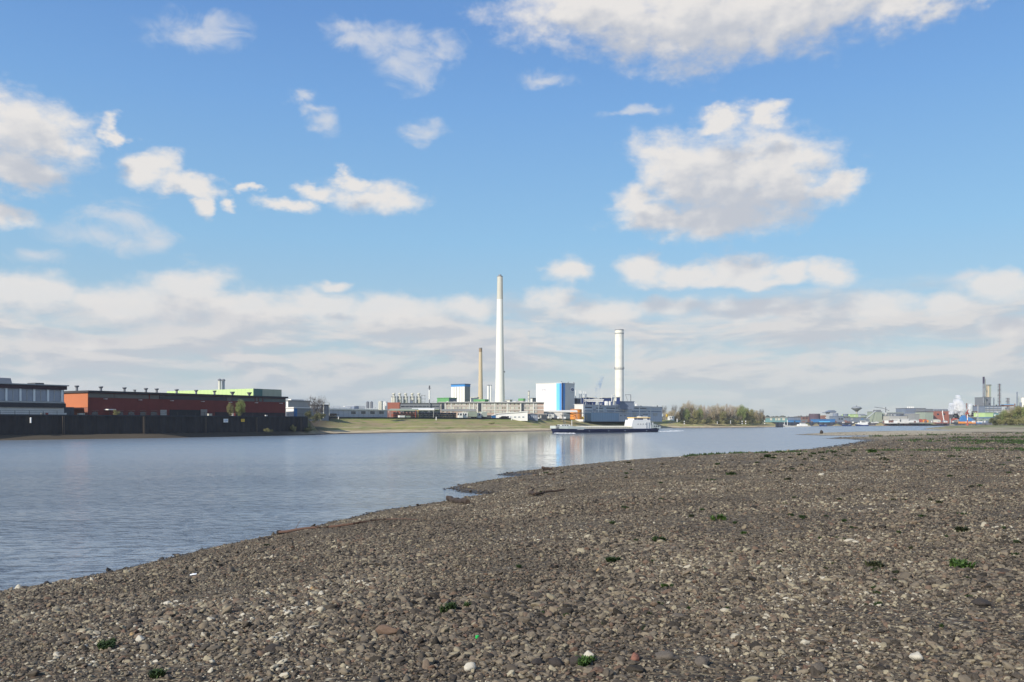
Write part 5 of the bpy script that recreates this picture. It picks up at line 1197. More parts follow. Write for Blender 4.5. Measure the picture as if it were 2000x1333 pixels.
def tower_col(px, D, y0, y1, w, m, label, plats=(), name='process_column', lat=None, cat='process column', m2=None, split=None):
    s = D/F; o, h, rr = chimney(px, D, y0, y1, w, w, m, label, name, cat=cat, n=14, top=False, zoff=4)
    if split: z = H+(HY-split)*s-o.location.z; MB().cyl(0, 0, z, h+.05, w*s*.53, n=14).build('head', m2, o, True)
    for y in plats:
        z = H+(HY-y)*s-o.location.z; MB().lathe(.4, 0, [(w*s*.85, z), (w*s*.85, z+.3)], 12).build('platform', M['steel'], o)
        MB().lathe(.4, 0, [(w*s*.87, z+1.1), (w*s*.87, z+1.25)], 12).build('guard_rail', M['steel'], o)
    return o
tower_col(1921.2, 1080, 736.5, 804, 3.4, M['steel'], 'tallest dark topped flare stack of the refinery', (757, 776, 790), 'flare_stack', m2=mat('plum_black', (.04, .03, .06), .7, .1, .2), split=750, cat='stack')
tower_col(1924.8, 1083, 741, 804, 1.4, M['tank'], 'thin pale pipe rising beside the tallest stack', (), 'riser_pipe', cat='pipe')
for i, px in enumerate((1927.4, 1930.8, 1934)): tower_col(px, 1086, 752, 804, 2.6, M['tan'] if i != 2 else M['sage'], ('left', 'middle', 'right')[i]+' column of the three tan ones with green head platforms', (753.5, 778), 'tan_column')
fr, o, u1, v1, T = fb('column_frame_house', 'grey lower casing round the three tan columns', 1925, 1084, 1935.5, 776, None, 'steel', None, 'steel', wins=[(1927, 1929, 780, 784), (1931, 1934, 788, 791), (1927, 1930, 793, 796)])
fr, o, u1, v1, T = fb('process_rack', 'dark blue multi level process rack below the tall columns', 1922, 1072, 1956, 792.8, None, 'slate', None, 'dgrey')
for y0, y1, m in ((795.5, 797.5, 'bluegrey'), (800, 802, 'pale'), (803.5, 805.5, 'bluegrey')): MB().box(fr.u(1924), fr.u(1955), -.5, -.04, fr.z(y1), fr.z(y0)).build('deck', M[m], o)
for q in (1925, 1932, 1940, 1948, 1955): MB().box(fr.u(q)-.3, fr.u(q)+.3, -.7, -.52, 0, T).build('column', M['steel'], o)
def lattice(px, D, y0, y1, w, label):
    s = D/F; h = (y1-y0)*s; W_ = w*s/2; o = thing('lattice_tower', label, 'lattice tower', ((px-1000)*s, D, H+(HY-y1)*s)); lg = []
    for a in (-1, 1):
        for b in (-1, 1): MB().box(a*W_-.16, a*W_+.16, b*W_-.16, b*W_+.16, 0, h).build('leg', M['steel'], o)
    br = MB(); n = int(h/4.5)
    for i in range(n):
        z0, z1 = h*i/n, h*(i+1)/n
        for b in (-1, 1): br.tube([(-W_, b*W_, z0), (W_, b*W_, z1)], .11, 3)
        for a in (-1, 1): br.tube([(a*W_, -W_, z1), (a*W_, W_, z0)], .11, 3)
    br.build('bracing', M['steel'], o); MB().cyl(0, 0, 0, h*1.01, W_*.45, n=10).build('flue', M['brown'], o)
    for i in range(1, 6): z = h*i/5; MB().box(-W_*1.5, W_*1.2, -W_*1.2, W_*1.2, z-.35, z).build('platform', M['dgrey'], o)
lattice(1952, 1090, 750.5, 806, 3.6, 'tall slim lattice tower with stacked platforms, right of the tan columns')
lattice(1968.5, 1100, 778, 812, 4.2, 'short stout lattice tower right of the tall slim one')
tower_col(1941, 1092, 777, 804, 2.0, M['slate'], 'slim grey column between tan columns and tall lattice tower', (783, 790))
tower_col(1986.5, 1100, 766, 812, 2., M['slate'], 'slim dark blue column near the right edge', (780, 795)); tower_col(1990, 1102, 775, 812, 1.1, M['sage'], 'thin grey green pipe right of the slim dark blue column', (), 'riser_pipe', cat='pipe')
chimney(1998.5, 1090, 776, 806, 8, 8.5, whm, 'broad cream round stack cut by the right edge', 'round_stack', cat='stack', zoff=4, n=24); tank(1993.5, 1080, 4, 786.5, 808, M['slate'], 'slate tank beside the broad cream stack', cat='tank')
fb('grey_works', 'violet grey hall at the right edge under the cream stack', 1986, 1060, 2030, 796, None, 'slate', None, 'grey')
tank(1973, 1085, 9, 800, 812, M['tank'], 'cream tank left of the blue roof near the right edge', cat='tank'); fb('blue_roof_shed', 'small bright blue roofed shed on stilts behind the bushes', 1972, 1090, 1980, 790, None, 'brown', None, 'cyan', yb=794)
tank(1968, 1062, 7, 803, 806.5, M['white'], 'short white drum below the stout lattice tower', cat='drum', name='white_drum')
fb('green_wall_building', 'pale green building with a blue roofed stall before it', 1923.5, 1050, 1940, 806.5, None, 'lgreen', None, 'lgreen')
fb('mint_building', 'mint green building right of the pale green one', 1940, 1052, 1950, 807, None, 'teal', None, 'teal', wins=[(1942, 1945, 810, 813, 'white')])
fb('blue_roof_shed', 'low shed with a blue curved roof before the pale green building', 1928, 1030, 1947, 815, None, 'slate', None, 'blue', yb=822)
fb('long_cream_store', 'low cream fronted store on the quay right of the red beacon', 1895, 1030, 1907, 814.5, None, 'dgrey', None, 'tank')
fb('pale_shed', 'mint edged long shed behind the right hand bushes', 1923, 1025, 1946, 820.3, None, 'slate', None, 'lgreen')
fb('grey_works', 'grey shed group right of the mint building', 1950, 1060, 1965, 806, None, 'pale', None, 'grey', wins=[(1953, 1956, 810, 813), (1958, 1962, 816, 819)])
# blue tarpaulin heap and small crane, harbour quay wall right
def crane():
    D = 1010; s = D/F; o = thing('blue_crane', 'blue harbour crane and hopper behind the red beacon', 'crane', ((1890-1000)*s, D, 3.0))
    MB().prism([(-8, 2.5), (-6, 8), (-3, 9.5), (0, 8), (5, 6), (9, 3), (6, 0), (-5, 0)], 0, 5).build('hopper', M['blue'], o)
    MB().tube([(-1, -.5, 6), (-3, -.5, 12), (1, -.5, 16)], .4, 5).build('jib', M['red'], o)
    MB().box(-11, 9, -1, 0, 0, 2.2).build('orange_base', M['orangep'], o); MB().box(9, 16, -1, 3, 0, 2.).build('blue_base', M['blue'], o)
crane()
for px, k in ((1856, 'left'), (1910, 'right')):
    D = 1020; s = D/F; post(px if px > 1900 else 1856, D, 792 if px > 1900 else 818, 829, 1.4, M['pale'], f'pale grey lamp mast on the harbour quay, {k} of the beacon', 'lamp_mast')
plume('steam', 'billowing white steam over the brick works', [((1866-1000)*.63, 1072, 15, 2.4), ((1866-1000)*.63, 1072, 19, 4.4), ((1869-1000)*.63, 1072, 24, 5.), ((1868-1000)*.63, 1072, 29, 3.4), ((1866-1000)*.63, 1072, 33, 2.)], 1.8, (1, 1, 1), 11, .43)
plume('steam', 'broad white steam bank in the middle of the refinery', [((1878-1000)*.63, 1070, 13, 4), ((1877-1000)*.63, 1070, 19, 6.2), ((1875-1000)*.63, 1070, 25, 5.6), ((1872-1000)*.63, 1070, 31, 3.8), ((1870-1000)*.63, 1070, 38, 2.5)], 1.8, (1, 1, 1), 27, .43)
plume('steam', 'small white steam jet left of the tall stack', [((1894-1000)*.63, 1070, 13, 1.2), ((1893-1000)*.63, 1070, 20, 2.6), ((1895-1000)*.63, 1070, 27, 2.)], 1.8, (1, 1, 1), 5, .38)
plume('steam', 'low white steam patch left over the brick works', [((1857-1000)*.63, 1070, 14, 3), ((1856-1000)*.63, 1070, 20, 3.2), ((1857-1000)*.63, 1070, 28, 2.5)], 1.6, (1, 1, 1), 41, .43)

# distant tree line beyond everything
def treeline():
    n = 5200; g = np.random.default_rng(3); x = g.uniform(-2500, 2900, n); base = 1700+vnoise(x, x*0, .004, 8)*220; y = base+g.uniform(0, 90, n)
    V = []; 
    h = 9+6*vnoise(x, x*0, .012, 5)+4*vnoise(x, x*0, .05, 6)+3*g.random(n)
    h = np.clip(h, 4, 16); w = 3+3*g.random(n); z0 = np.full(n, 3.)
    k = 6; A = np.linspace(0, 2*np.pi, k, endpoint=False)
    ring = np.stack([np.cos(A), np.sin(A)], -1)
    def lay(s, zf): return np.concatenate([x[:, None, None]+ring[None, :, :1]*(w*s)[:, None, None], y[:, None, None]+ring[None, :, 1:]*(w*s)[:, None, None], np.broadcast_to((z0+h*zf)[:, None, None], (n, k, 1))], -1)
    L = [lay(.6, 0), lay(1., .45), lay(.75, .8), lay(.15, 1.)]; V = np.stack(L, 1).reshape(-1, 3)
    idx = np.arange(n*4*k).reshape(n, 4, k); Fc = np.stack([idx[:, :-1, :], np.roll(idx[:, :-1, :], -1, 2), np.roll(idx[:, 1:, :], -1, 2), idx[:, 1:, :]], -1).reshape(-1, 4)
    tag(link('distant_woods', npmesh('distant_woods', V, Fc), leafmat('distant_foliage', (.05, .06, .05), (.12, .12, .09))), 'far dark tree line on the horizon', 'woods', None, 'stuff')
treeline()

# ------------------------------------------------------------ ships
def barge():
    fr = Fr(1083, 372, (.9, .436), 0.); o = thing_at(fr, 'cargo_barge', 'long navy hulled river cargo barge with a white wheelhouse aft', 'barge')
    L = fr.u(1292.3); u = fr.u; z = fr.z; Wd = 6.6
    # hull: stations from bow to stern, section keel at z -.8
    st = [(0, .05), (1.0, .35), (3.0, .72), (6.5, .95), (10, 1.), (L-7, 1.), (L-3, .93), (L-.6, .72), (L, .5)]
    def deck(q): 
        return 2.0 if q < 9 else (1.55 if q < u(1272) else 1.9)
    V = []; Fc = []
    for q, k in st:
        c = Wd/2; hw = Wd/2*k; d = deck(q); low = .82 if 5 < q < L-5 else .35 if q < .5 or q > L-.5 else .65
        rake = (1.2 if q < .5 else .5 if q < 2 else 0) if q < 5 else (-1.8 if q > L-.3 else -.9 if q > L-1 else 0)
        V += [(q, c-hw, d), (q+rake*.4, c-hw*.97, .8), (q+rake, c-hw*low, -.7), (q+rake, c+hw*low, -.7), (q+rake*.4, c+hw*.97, .8), (q, c+hw, d)]
    n = len(st)
    for i in range(n-1):
        for j in range(5): Fc.append((6*i+j, 6*i+j+1, 6*(i+1)+j+1, 6*(i+1)+j))
        Fc.append((6*i, 6*(i+1), 6*(i+1)+5, 6*i+5))
    Fc += [tuple(range(6)), tuple(range(6*n-1, 6*n-7, -1))]
    MB().add(V, Fc).build('hull', M['hull'], o)
    # bow bulwark, white grey, rising
    bw = MB(); V = []; q_ = [(-.25, .06), (1.0, .37), (3.0, .74), (6.5, .97), (9.5, 1.01), (14, 1.01), (15.8, 1.01)]; top = [2.95, 2.95, 2.9, 2.85, 2.75, 2.5, 1.75]; bot = [1.75, 1.75, 1.72, 1.65, 1.6, 1.58, 1.56]
    for (q, k), t_, b_ in zip(q_, top, bot):
        hw = Wd/2*k; c = Wd/2; V += [(q, c-hw-.04, b_), (q, c-hw-.04, t_), (q, c-hw+.1, t_), (q, c+hw-.1, t_), (q, c+hw+.04, t_), (q, c+hw+.04, b_)]
    k = len(q_); Fc = [(6*i+j, 6*i+j+1, 6*(i+1)+j+1, 6*(i+1)+j) for i in range(k-1) for j in (0, 1, 3, 4)]+[(0, 1, 2, 3, 4, 5)]
    bw.add(V, Fc); bw.build('bulwark', mat('pale_grey_green_paint', (.50, .54, .50), .6, .12, .6), o)
    MB().box(1.5, 9.2, .9, Wd-.9, 1.9, 2.75).build('foredeck', M['grey'], o)
    MB().box(4.2, 8.6, 1.5, Wd-1.5, 2.75, 3.45).build('fore_cabin', M['shipwhite'], o)
    for q in (4.6, 5.8, 7.0): MB().box(q, q+.6, 1.4, 1.52, 2.95, 3.25).build('porthole', M['glass'], o)
    for q in (1.8, 2.7): MB().cyl(q, 1.6, 2.7, 3.2, .22, n=8).build('bollard', M['black'], o)
    MB().box(3.2, 3.9, 2.2, 4.2, 2.7, 3.3).build('winch', M['steel'], o)
    MB().tube([(u(1109.5), 3.2, 3.2), (u(1104.5), 3.2, 7.6)], .13, 6).build('foremast', M['dgrey'], o)
    MB().tube([(u(1101), 3.2, 7.7), (u(1128), 3.2, 7.0)], .09, 5).build('boom', M['dgrey'], o); MB().tube([(u(1110.5), 2.8, 2.7), (u(1109.5), 2.8, 6.6)], .07, 5).build('stay', M['steel'], o)
    MB().cyl(u(1120.5), 1.6, 2.4, 5.4, .13, n=8).build('signal_post', M['white'], o)
    # coaming and hatch covers
    ua, ub = 12.8, u(1240); nh = 9
    MB().box(ua, ub, .55, Wd-.55, 1.45, 2.15).build('coaming', M['hatch'], o)
    for i in range(nh): a, b = ua+(ub-ua)*i/nh+.04, ua+(ub-ua)*(i+1)/nh-.04; MB().prismx([(.45, 2.15), (.45, 2.5), (Wd/2, 2.85), (Wd-.45, 2.5), (Wd-.45, 2.15)], a, b).build('hatch_cover', M['hatch'], o)
    MB().box(10, u(1272), -.06, .04, 1.42, 1.6).build('gunwale', M['navy'], o)
    for q in (u(1150), u(1188), u(1220), u(1262)): MB().box(q, q+.5, -.1, 0, .5, .9).build('fender', M['slate'], o)
    # accommodation and wheelhouse
    h0, h1 = u(1234.5), u(1272.5)
    MB().prism([(h0+1.2, 1.5), (h0, 2.6), (h0+.6, z(820.5, h0)), (h1-.4, z(820.5, h0)), (h1, 1.5)], .35, Wd-.35).build('deckhouse', M['shipwhite'], o)
    for q in (1246, 1251, 1256, 1261): MB().box(u(q), u(q)+.55, .27, .36, 3.3, 3.9).build('porthole', mat('pale_port', (.45, .44, .42), .5, .1, .4), o)
    for q in (1263.5, 1268): MB().box(u(q), u(q)+.22, .2, .34, 1.6, 4.4).build('door_frame', M['slate'], o)
    w0, w1 = u(1240.5), u(1271); zt, zb_ = z(817.2, w0), z(820.5, w0)
    wh = MB().box(w0, w1, .9, Wd-.9, zb_, zt).build('wheelhouse', M['shipwhite'], o)
    for a, b in ((1241, 1246), (1247, 1258), (1266.5, 1270)): MB().box(u(a), u(b), .8, .92, zb_+.08, zt-.02).build('wheelhouse_window', M['navy'], o)
    MB().box(w0-.3, w1+.2, .6, Wd-.6, zt, zt+.4).build('wheelhouse_roof', mat('pale_yellow_roof', (.80, .55, .20), .6, .05, .4), o)
    MB().box(u(1255), u(1269), 1.5, 4.5, zt+.4, zt+.75).build('roof_locker', M['shipwhite'], o)
    MB().tube([(u(1265), 3, zt+.4), (u(1265), 3, zt+2.4)], .08, 6).build('mast', M['steel'], o); MB().box(u(1263), u(1272), 2.8, 3.0, zt+1.7, zt+1.95).build('radar', M['black'], o)
    MB().tube([(u(1252), 2, zt+.4), (u(1252), 2, zt+1.4)], .05, 5).build('aerial', M['white'], o)
    s0, s1 = u(1273), L-.3
    MB().prism([(s0, 1.7), (s0, 3.3), (s0+2.2, 3.55), (s1-.6, 2.9), (s1+.25, 2.3), (s1, 1.7)], .5, Wd-.5).build('poop_house', mat('pale_grey_green_paint', (.5, .54, .5)), o)
    for q in (1279, 1283, 1286.5): MB().box(u(q), u(q)+.5, .42, .52, 2.3, 3.0).build('porthole', M['glass'], o)
    MB().box(u(1275), u(1278), .8, 2.2, 3.4, 4.3).build('ventilator', M['shipwhite'], o)
    rl = MB()
    for q in np.linspace(s0, s1, 9): rl.box(q-.03, q+.03, .45, .51, 2.2, 3.9 if q < s1-2 else 3.3)
    rl.tube([(s0, .48, 3.9), (s1-2, .48, 3.85), (s1, .48, 3.3)], .04, 4); rl.build('railing', M['steel'], o)
    rl = MB()
    for q in np.linspace(10.5, h0, 26): rl.box(q-.025, q+.025, .1, .15, 1.5, 2.45)
    rl.tube([(10.5, .12, 2.45), (h0, .12, 2.45)], .025, 4); rl.build('side_railing', M['steel'], o)
    MB().box(11.2, 14.6, -.03, .0, 1.22, 1.38).build('name_mark', M['white'], o)
    return fr, L
frb, Lb = barge()
# wash at the bow and stern: broken white water
def wash(nm, lab, px0, py0, px1, py1, n, spread):
    g = np.random.default_rng(int(px0)); V = []; Fc = []
    a, b = np.array(wl(px0, py0)), np.array(wl(px1, py1))
    for i in range(n):
        t_ = g.random()**1.4; c = a+(b-a)*t_+g.normal(size=2)*spread*(.15+t_); r = .16+.5*g.random()**2; k = len(V)
        for j in range(6): an = j*1.047; V.append((c[0]+r*1.6*math.cos(an), c[1]+r*math.sin(an), .03))
        V.append((c[0], c[1], .03+r*.35)); Fc += [(k+j, k+(j+1) % 6, k+6) for j in range(6)]
    me = bpy.data.meshes.new(nm); me.from_pydata(V, [], Fc); o = link(nm, me, mat('white_foam', (.75, .76, .76), .8, .05, 1.)); tag(o, lab, 'foam', None, 'stuff')
wash('bow_wave', 'broken white water along the bow of the barge', 1084, 846.6, 1118, 847.0, 90, .7)
wash('stern_wash', 'broken white water trailing behind the barge', 1291, 843.6, 1330, 842.2, 150, 1.3)
def small_ship(px0, px1, yw, name, label, hullm, housem, hx, hw_, y1, low=1.2, cat='boat', mast=True):
    D = H*F/(yw-HY); fr = Fr(px0, D, (1, .12), 0.); o = thing_at(fr, name, label, cat); L = fr.u(px1); Wd = max(4., L*.13)
    MB().prism([(0, low*1.5), (L*.06, -.4), (L*.95, -.4), (L, low), (L*.5, low*.85)], 0, Wd).build('hull', hullm, o)
    MB().prism([(L*.0, low*1.5), (L*.01, low*1.5+.5), (L*.12, low+.6), (L*.12, low*.9)], 0, Wd).build('bow_bulwark', housem, o)
    a = L*hx; w = L*hw_; t_ = fr.z(y1); m_ = low+(t_-low)*.55
    MB().prism([(a, low*.8), (a+w*.06, m_), (a+w*.95, m_), (a+w, low*.8)], .4, Wd-.4).build('deckhouse', housem, o)
    wh = MB().box(a+w*.3, a+w*.75, .8, Wd-.8, m_, t_-.3).build('wheelhouse', housem, o); MB().box(a+w*.33, a+w*.72, .7, .82, m_+.3, t_-.6).build('window', M['glass'], wh)
    MB().box(a+w*.25, a+w*.8, .6, Wd-.6, t_-.3, t_).build('wheelhouse_roof', housem, o)
    if mast: MB().cyl(a+w*.5, Wd/2, t_, t_+2.2, .1, n=6).build('mast', M['steel'], o)
    return o, fr, L
o, fr, L = small_ship(1531, 1585, 834.4, 'tank_barge', 'pale low tanker with white bow foam, off the wooded tip', M['pale'], M['white'], .52, .36, 826.6, 1.1, 'ship')
MB().cyl(L*.16, 2, 1, 6.6, .25, n=8).build('signal_mast', M['white'], o); MB().cyl(L*.05, 2, 1, 5, .2, n=8).build('bow_mast', M['white'], o)
wash('bow_wave', 'white spray heap before the pale low tanker', 1531, 834.6, 1552, 834.7, 160, 1.)
small_ship(1673.5, 1697, 832.8, 'passenger_boat', 'white passenger boat with a dark hull in the harbour mouth', M['navy'], M['white'], .15, .8, 822.5, 1.6, 'boat')
for a, b, y, hm, lb in ((1603, 1615, 833.2, 'navy', 'small dark blue moored barge left in the harbour'), (1648, 1663, 833, 'navy', 'dark moored barge left of the white passenger boat'), (1702, 1781, 832.2, 'rust', 'long reddish moored barge at the harbour quay'), (1809, 1854, 831.8, 'black', 'long black moored barge before the brick works')):
    small_ship(a, b, y, 'moored_barge', lb, M[hm], M['brown'] if hm != 'navy' else M['slate'], .8, .12, y-4.2, 1.3, 'barge', False)
# the dark boulder like buoy on the sandbar
x, y = wl(1604.5, 846.2)
def quay_front():
    D0 = 1035; o = thing('harbour_wall', 'grey vertical harbour wall behind the moored barges', 'quay wall')
    P0 = (417, 1036); 
    st = np.arange(s_of(18)+30, s_of(24)+200, 14); B = bank_at(st)
    V = [(x+INL[0]*q, y+INL[1]*q, z) for x, y in B for q, z in ((.2, -.3), (.2, 4.4), (1.6, 4.4))]
    MB().add(V, [(3*i+j, 3*(i+1)+j, 3*(i+1)+j+1, 3*i+j+1) for i in range(len(B)-1) for j in (0, 1)]).build('wall', mat('stained_quay_concrete', (.20, .175, .17), .9, .25, .12, stripes=(0, 9., .35)), o)
quay_front()

# small clutter of the works: huts, roof cowls and tanks too small to tell apart
def hut_proto(kind, m):
    o = thing(kind, 'x', {'works_hut': 'hut', 'roof_cowl': 'roof vent', 'small_drum': 'drum'}[kind])
    if kind == 'works_hut': MB().box(-.5, .5, -.5, .5, 0, .8).build('wall', m, o); MB().prism([(-.56, .8), (0, 1.), (.56, .8)], -.55, .55).build('roof', M['steel'], o)
    elif kind == 'roof_cowl': MB().cyl(0, 0, 0, .8, .16, n=8).build('pipe', m, o); MB().lathe(0, 0, [(.32, .78), (.32, .9), (.1, 1.)], 8).build('cap', m, o)
    else: MB().lathe(0, 0, [(.5, 0), (.5, .85), (.2, 1.)], 12).build('shell', m, o); MB().lathe(0, 0, [(.53, .6), (.53, .68)], 12).build('hoop', M['steel'], o)
    return o
def clutter(kind, m, label, group, items):
    p = None
    for (px, D, yb, w, h) in items:
        s = D/F
        if p is None: o = p = hut_proto(kind, m)
        else: o = copy_tree(p)
        o.location = ((px-1000)*s, D, H+(HY-yb)*s); o.scale = (w*s, max(w*s*.8, .8), h*s); o.rotation_euler = (0, 0, random.uniform(-.1, .4)); o['label'] = label; o['group'] = group
g_ = random.Random(77)
clutter('works_hut', M['offwhite'], 'small off white hut among the harbour works on the far right bank', 'off white huts of the harbour works', [(g_.uniform(1505, 1760), 1010, 826.5, g_.uniform(2, 4.5), g_.uniform(2, 3.6)) for _ in range(16)]+[(g_.uniform(1775, 1925), 1000, 825.5, g_.uniform(2, 5), g_.uniform(2.5, 4.5)) for _ in range(14)])
clutter('works_hut', M['brown'], 'small brownish hut among the harbour works on the far right bank', 'brownish huts of the harbour works', [(g_.uniform(1560, 1925), 1015, 826, g_.uniform(2, 5), g_.uniform(3, 6)) for _ in range(16)])
clutter('small_drum', M['tank'], 'small cream drum between the pipes of the far refinery', 'cream drums of the refinery', [(g_.uniform(1858, 1922), 1060, g_.uniform(812, 822), g_.uniform(2, 3.6), g_.uniform(2, 4)) for _ in range(10)]+[(g_.uniform(1948, 1975), 1056, g_.uniform(806, 820), g_.uniform(2, 3.6), g_.uniform(2, 4)) for _ in range(8)])
clutter('roof_cowl', M['white'], 'small white roof cowl on the blue grey plant roof', 'white cowls on the plant roof', [(px, 575+(px-1141)*.8, 790.5+(px-1141)*.04, g_.uniform(1.6, 2.6), g_.uniform(2.5, 6)) for px in (1143.5, 1148, 1155, 1159, 1168, 1173, 1181, 1188, 1196, 1240, 1248, 1262, 1276)])
clutter('roof_cowl', M['pale'], 'small pale roof cowl on the long workshop and warehouse roofs', 'pale cowls on the workshop roofs', [(px, 372+(px-640)*.32, 798.3, g_.uniform(1.2, 2), g_.uniform(1.5, 3.5)) for px in (652, 664, 676, 690, 699, 716, 733)]+[(px, 476, 787.6, g_.uniform(1.2, 2), g_.uniform(1.5, 4)) for px in (786, 797, 811, 830, 846, 853)])
clutter('works_hut', M['white'], 'small white hut in the yard before the three storey works', 'white huts in the yard', [(px, 455, 818, g_.uniform(2.5, 5), g_.uniform(2.5, 5)) for px in (918, 927, 948, 958, 1052, 1090, 1103)])
# ------------------------------------------------------------ things lying on the near beach
def ground(px, py):
    """where the view line through a photo pixel meets the beach"""
    D = np.exp(np.linspace(math.log(3), math.log(900), 6000)); X = (px-1000)/F*D
    z = beach_z(X, D); gap = (H-(py-HY)*D/F)-z
    i = int(np.argmax(gap < 0)); i = i if i > 0 else 5999
    return float(X[i]), float(D[i]), float(max(z[i], 0))
def driftwood(name, label, pts, r0, r1, m, forks=(), up=.04):
    P = [ground(*p) for p in pts]; P = [Vector((x, y, z+up+r0*.6)) for x, y, z in P]
    o = thing(name, label, 'driftwood', P[0]); g = random.Random(int(pts[0][0]))
    n = 14; L = []
    for i in range(n):
        t_ = i/(n-1)*(len(P)-1); k = min(int(t_), len(P)-2); q = P[k].lerp(P[k+1], t_-k)
        L.append(q-P[0]+Vector((g.uniform(-1, 1), g.uniform(-1, 1), g.uniform(-.3, 1)))*r0*.5)
    MB().tube(L, r0, 9, r1).build('stem', m, o, True)
    for (at, d, l, r) in forks:
        q = L[int(at*(n-1))]; MB().tube([q, q+Vector(d)*l*.5+Vector((0, 0, .03)), q+Vector(d)*l], r, 6, r*.4).build('side_branch', m, o)
    return o
wood1 = mat('reddish_drift_bark', (.11, .062, .045), .9, .3, 3., bump=.5); wood2 = mat('dark_drift_bark', (.060, .042, .032), .95, .35, 3., bump=.6); wood3 = mat('sooty_drift_end', (.025, .02, .018), .95, .3, 3.)
o = driftwood('driftwood_pole', 'long thin reddish driftwood pole lying along the waterline', [(545, 1045), (600, 1037), (680, 1031), (750, 1019), (815, 1021)], .05, .012, wood1, forks=[(.22, (.15, .9, .5), .55, .014), (.6, (.8, .4, .1), .5, .016)])
MB().lathe(0, 0, [(.04, -.08), (.09, -.05), (.10, .04), (.06, .09)], 8).build('splintered_butt', wood3, o, True)
o = driftwood('driftwood_log', 'short thick dark driftwood log at the tip of the inlet', [(877, 979), (893, 984), (913, 986)], .13, .10, wood2, up=.0)
MB().tube([(0, 0, .02), (-.12, .03, .16)], .07, 7, .05).build('broken_stub', wood1, o)
driftwood('driftwood_branch', 'dark bent driftwood branch lying on the gravel right of the log', [(1034, 967), (1045, 970), (1065, 967), (1103, 962)], .075, .03, wood2, forks=[(.12, (.3, .5, .3), .5, .05)])
driftwood('driftwood_piece', 'small dark driftwood piece at the water edge under the tower reflection', [(1060, 917), (1076, 919)], .12, .08, wood2)
driftwood('driftwood_piece', 'small flat dark stick on the gravel below the water edge piece', [(1070, 929), (1079, 929)], .06, .04, wood2)
def rock(px, py, w, h, m, label, seed, name='rock', flat=.7):
    x, y, z = ground(px, py); s = math.hypot(y, 1)/F; g = np.random.default_rng(seed)
    bm = bmesh.new(); bmesh.ops.create_icosphere(bm, subdivisions=3, radius=1)
    for v in bm.verts:
        k = 1+.35*mnoise.noise(v.co*1.1+Vector((seed, 0, 0)))+.12*mnoise.noise(v.co*3+Vector((0, seed, 0))); v.co *= k
        for ax in (Vector((.6, .3, .7)), Vector((-.7, -.5, .5)), Vector((.2, -.9, .4))):
            d = v.co.dot(ax.normalized())-.72
            if d > 0: v.co -= ax.normalized()*d*.8
    me = bpy.data.meshes.new(name); bm.to_mesh(me); bm.free()
    for p in me.polygons: p.use_smooth = True
    o = link(name, me, m); o.location = (x, y, z+h*s*.3); o.scale = (w*s/2, w*s/2*.8, h*s/2); o.rotation_euler = (0, 0, seed); return tag(o, label, 'rock')
pale = mat('pale_quartz_rock', (.50, .46, .38), .8, .15, 1.5, bump=.3); dk = mat('dark_basalt_rock', (.045, .037, .032), .85, .3, 1.5, bump=.4); ochre = mat('ochre_rock', (.36, .24, .12), .85, .2, 1.5, bump=.3); greyr = mat('grey_slab_rock', (.125, .105, .085), .85, .2, 1.5, bump=.4); redr = mat('red_sandstone_rock', (.22, .10, .07), .85, .2, 1.5, bump=.3)
for a in [(1149, 1292, 22, 26, pale, 'pale pointed rock just right of the bright green tuft, bottom centre', 3), (918, 1310, 28, 20, pale, 'pale rounded rock left of the bottom centre', 4), (258, 1242, 13, 9, ochre, 'small orange ochre rock at lower left, like a brick chip', 5), (273, 1252, 18, 13, pale, 'cream rock just right of the orange ochre chip', 6),
          (328, 1181, 15, 9, pale, 'cream flat rock above the ochre chip at the left', 7), (610, 1152, 12, 8, ochre, 'small ochre rock on the gravel left of centre', 8), (1302, 1290, 46, 22, greyr, 'broad grey slab rock near the bottom, right of centre', 9), (1370, 1300, 34, 22, greyr, 'grey humped rock right of the broad slab', 10),
          (1915, 1182, 40, 16, dk, 'dark flat rock at lower right', 11), (1960, 1120, 30, 12, dk, 'dark thin rock at the right beside the big tuft', 12), (536, 1270, 36, 14, dk, 'dark slab rock at lower left of centre', 13), (1050, 1298, 30, 15, dk, 'dark brown clod left in the row of clods at the bottom', 14), (1085, 1300, 34, 20, dk, 'dark brown clod in the middle of the row of clods', 15),
          (1125, 1299, 26, 22, dk, 'dark brown clod against the pale pointed rock', 16), (1240, 1290, 22, 18, redr, 'dull red rock right of the clods', 17), (1169, 1117, 10, 9, ochre, 'round sandy yellow pebble above the centre of the gravel', 18), (1325, 1205, 26, 8, greyr, 'thin grey flat stone tilted in the gravel right of centre', 19), (1600, 1313, 34, 22, greyr, 'large grey rock at the bottom, right of centre', 20), (1790, 1290, 30, 20, pale, 'large beige rock at the bottom right', 21),
          (1604.5, 847.3, 7, 9, dk, 'black boulder on the thin sandbar before the harbour', 22), (217, 1120.5, 9, 8, dk, 'dark stone standing at the waterline, far left', 23), (90, 1143, 14, 9, dk, 'dark stone at the waterline at the left edge', 24), (510, 1055, 15, 7, dk, 'dark wet stone at the waterline just left of the pole', 25), (526, 1053, 11, 6, dk, 'small dark wet stone touching the butt of the pole', 26)]: rock(*a)
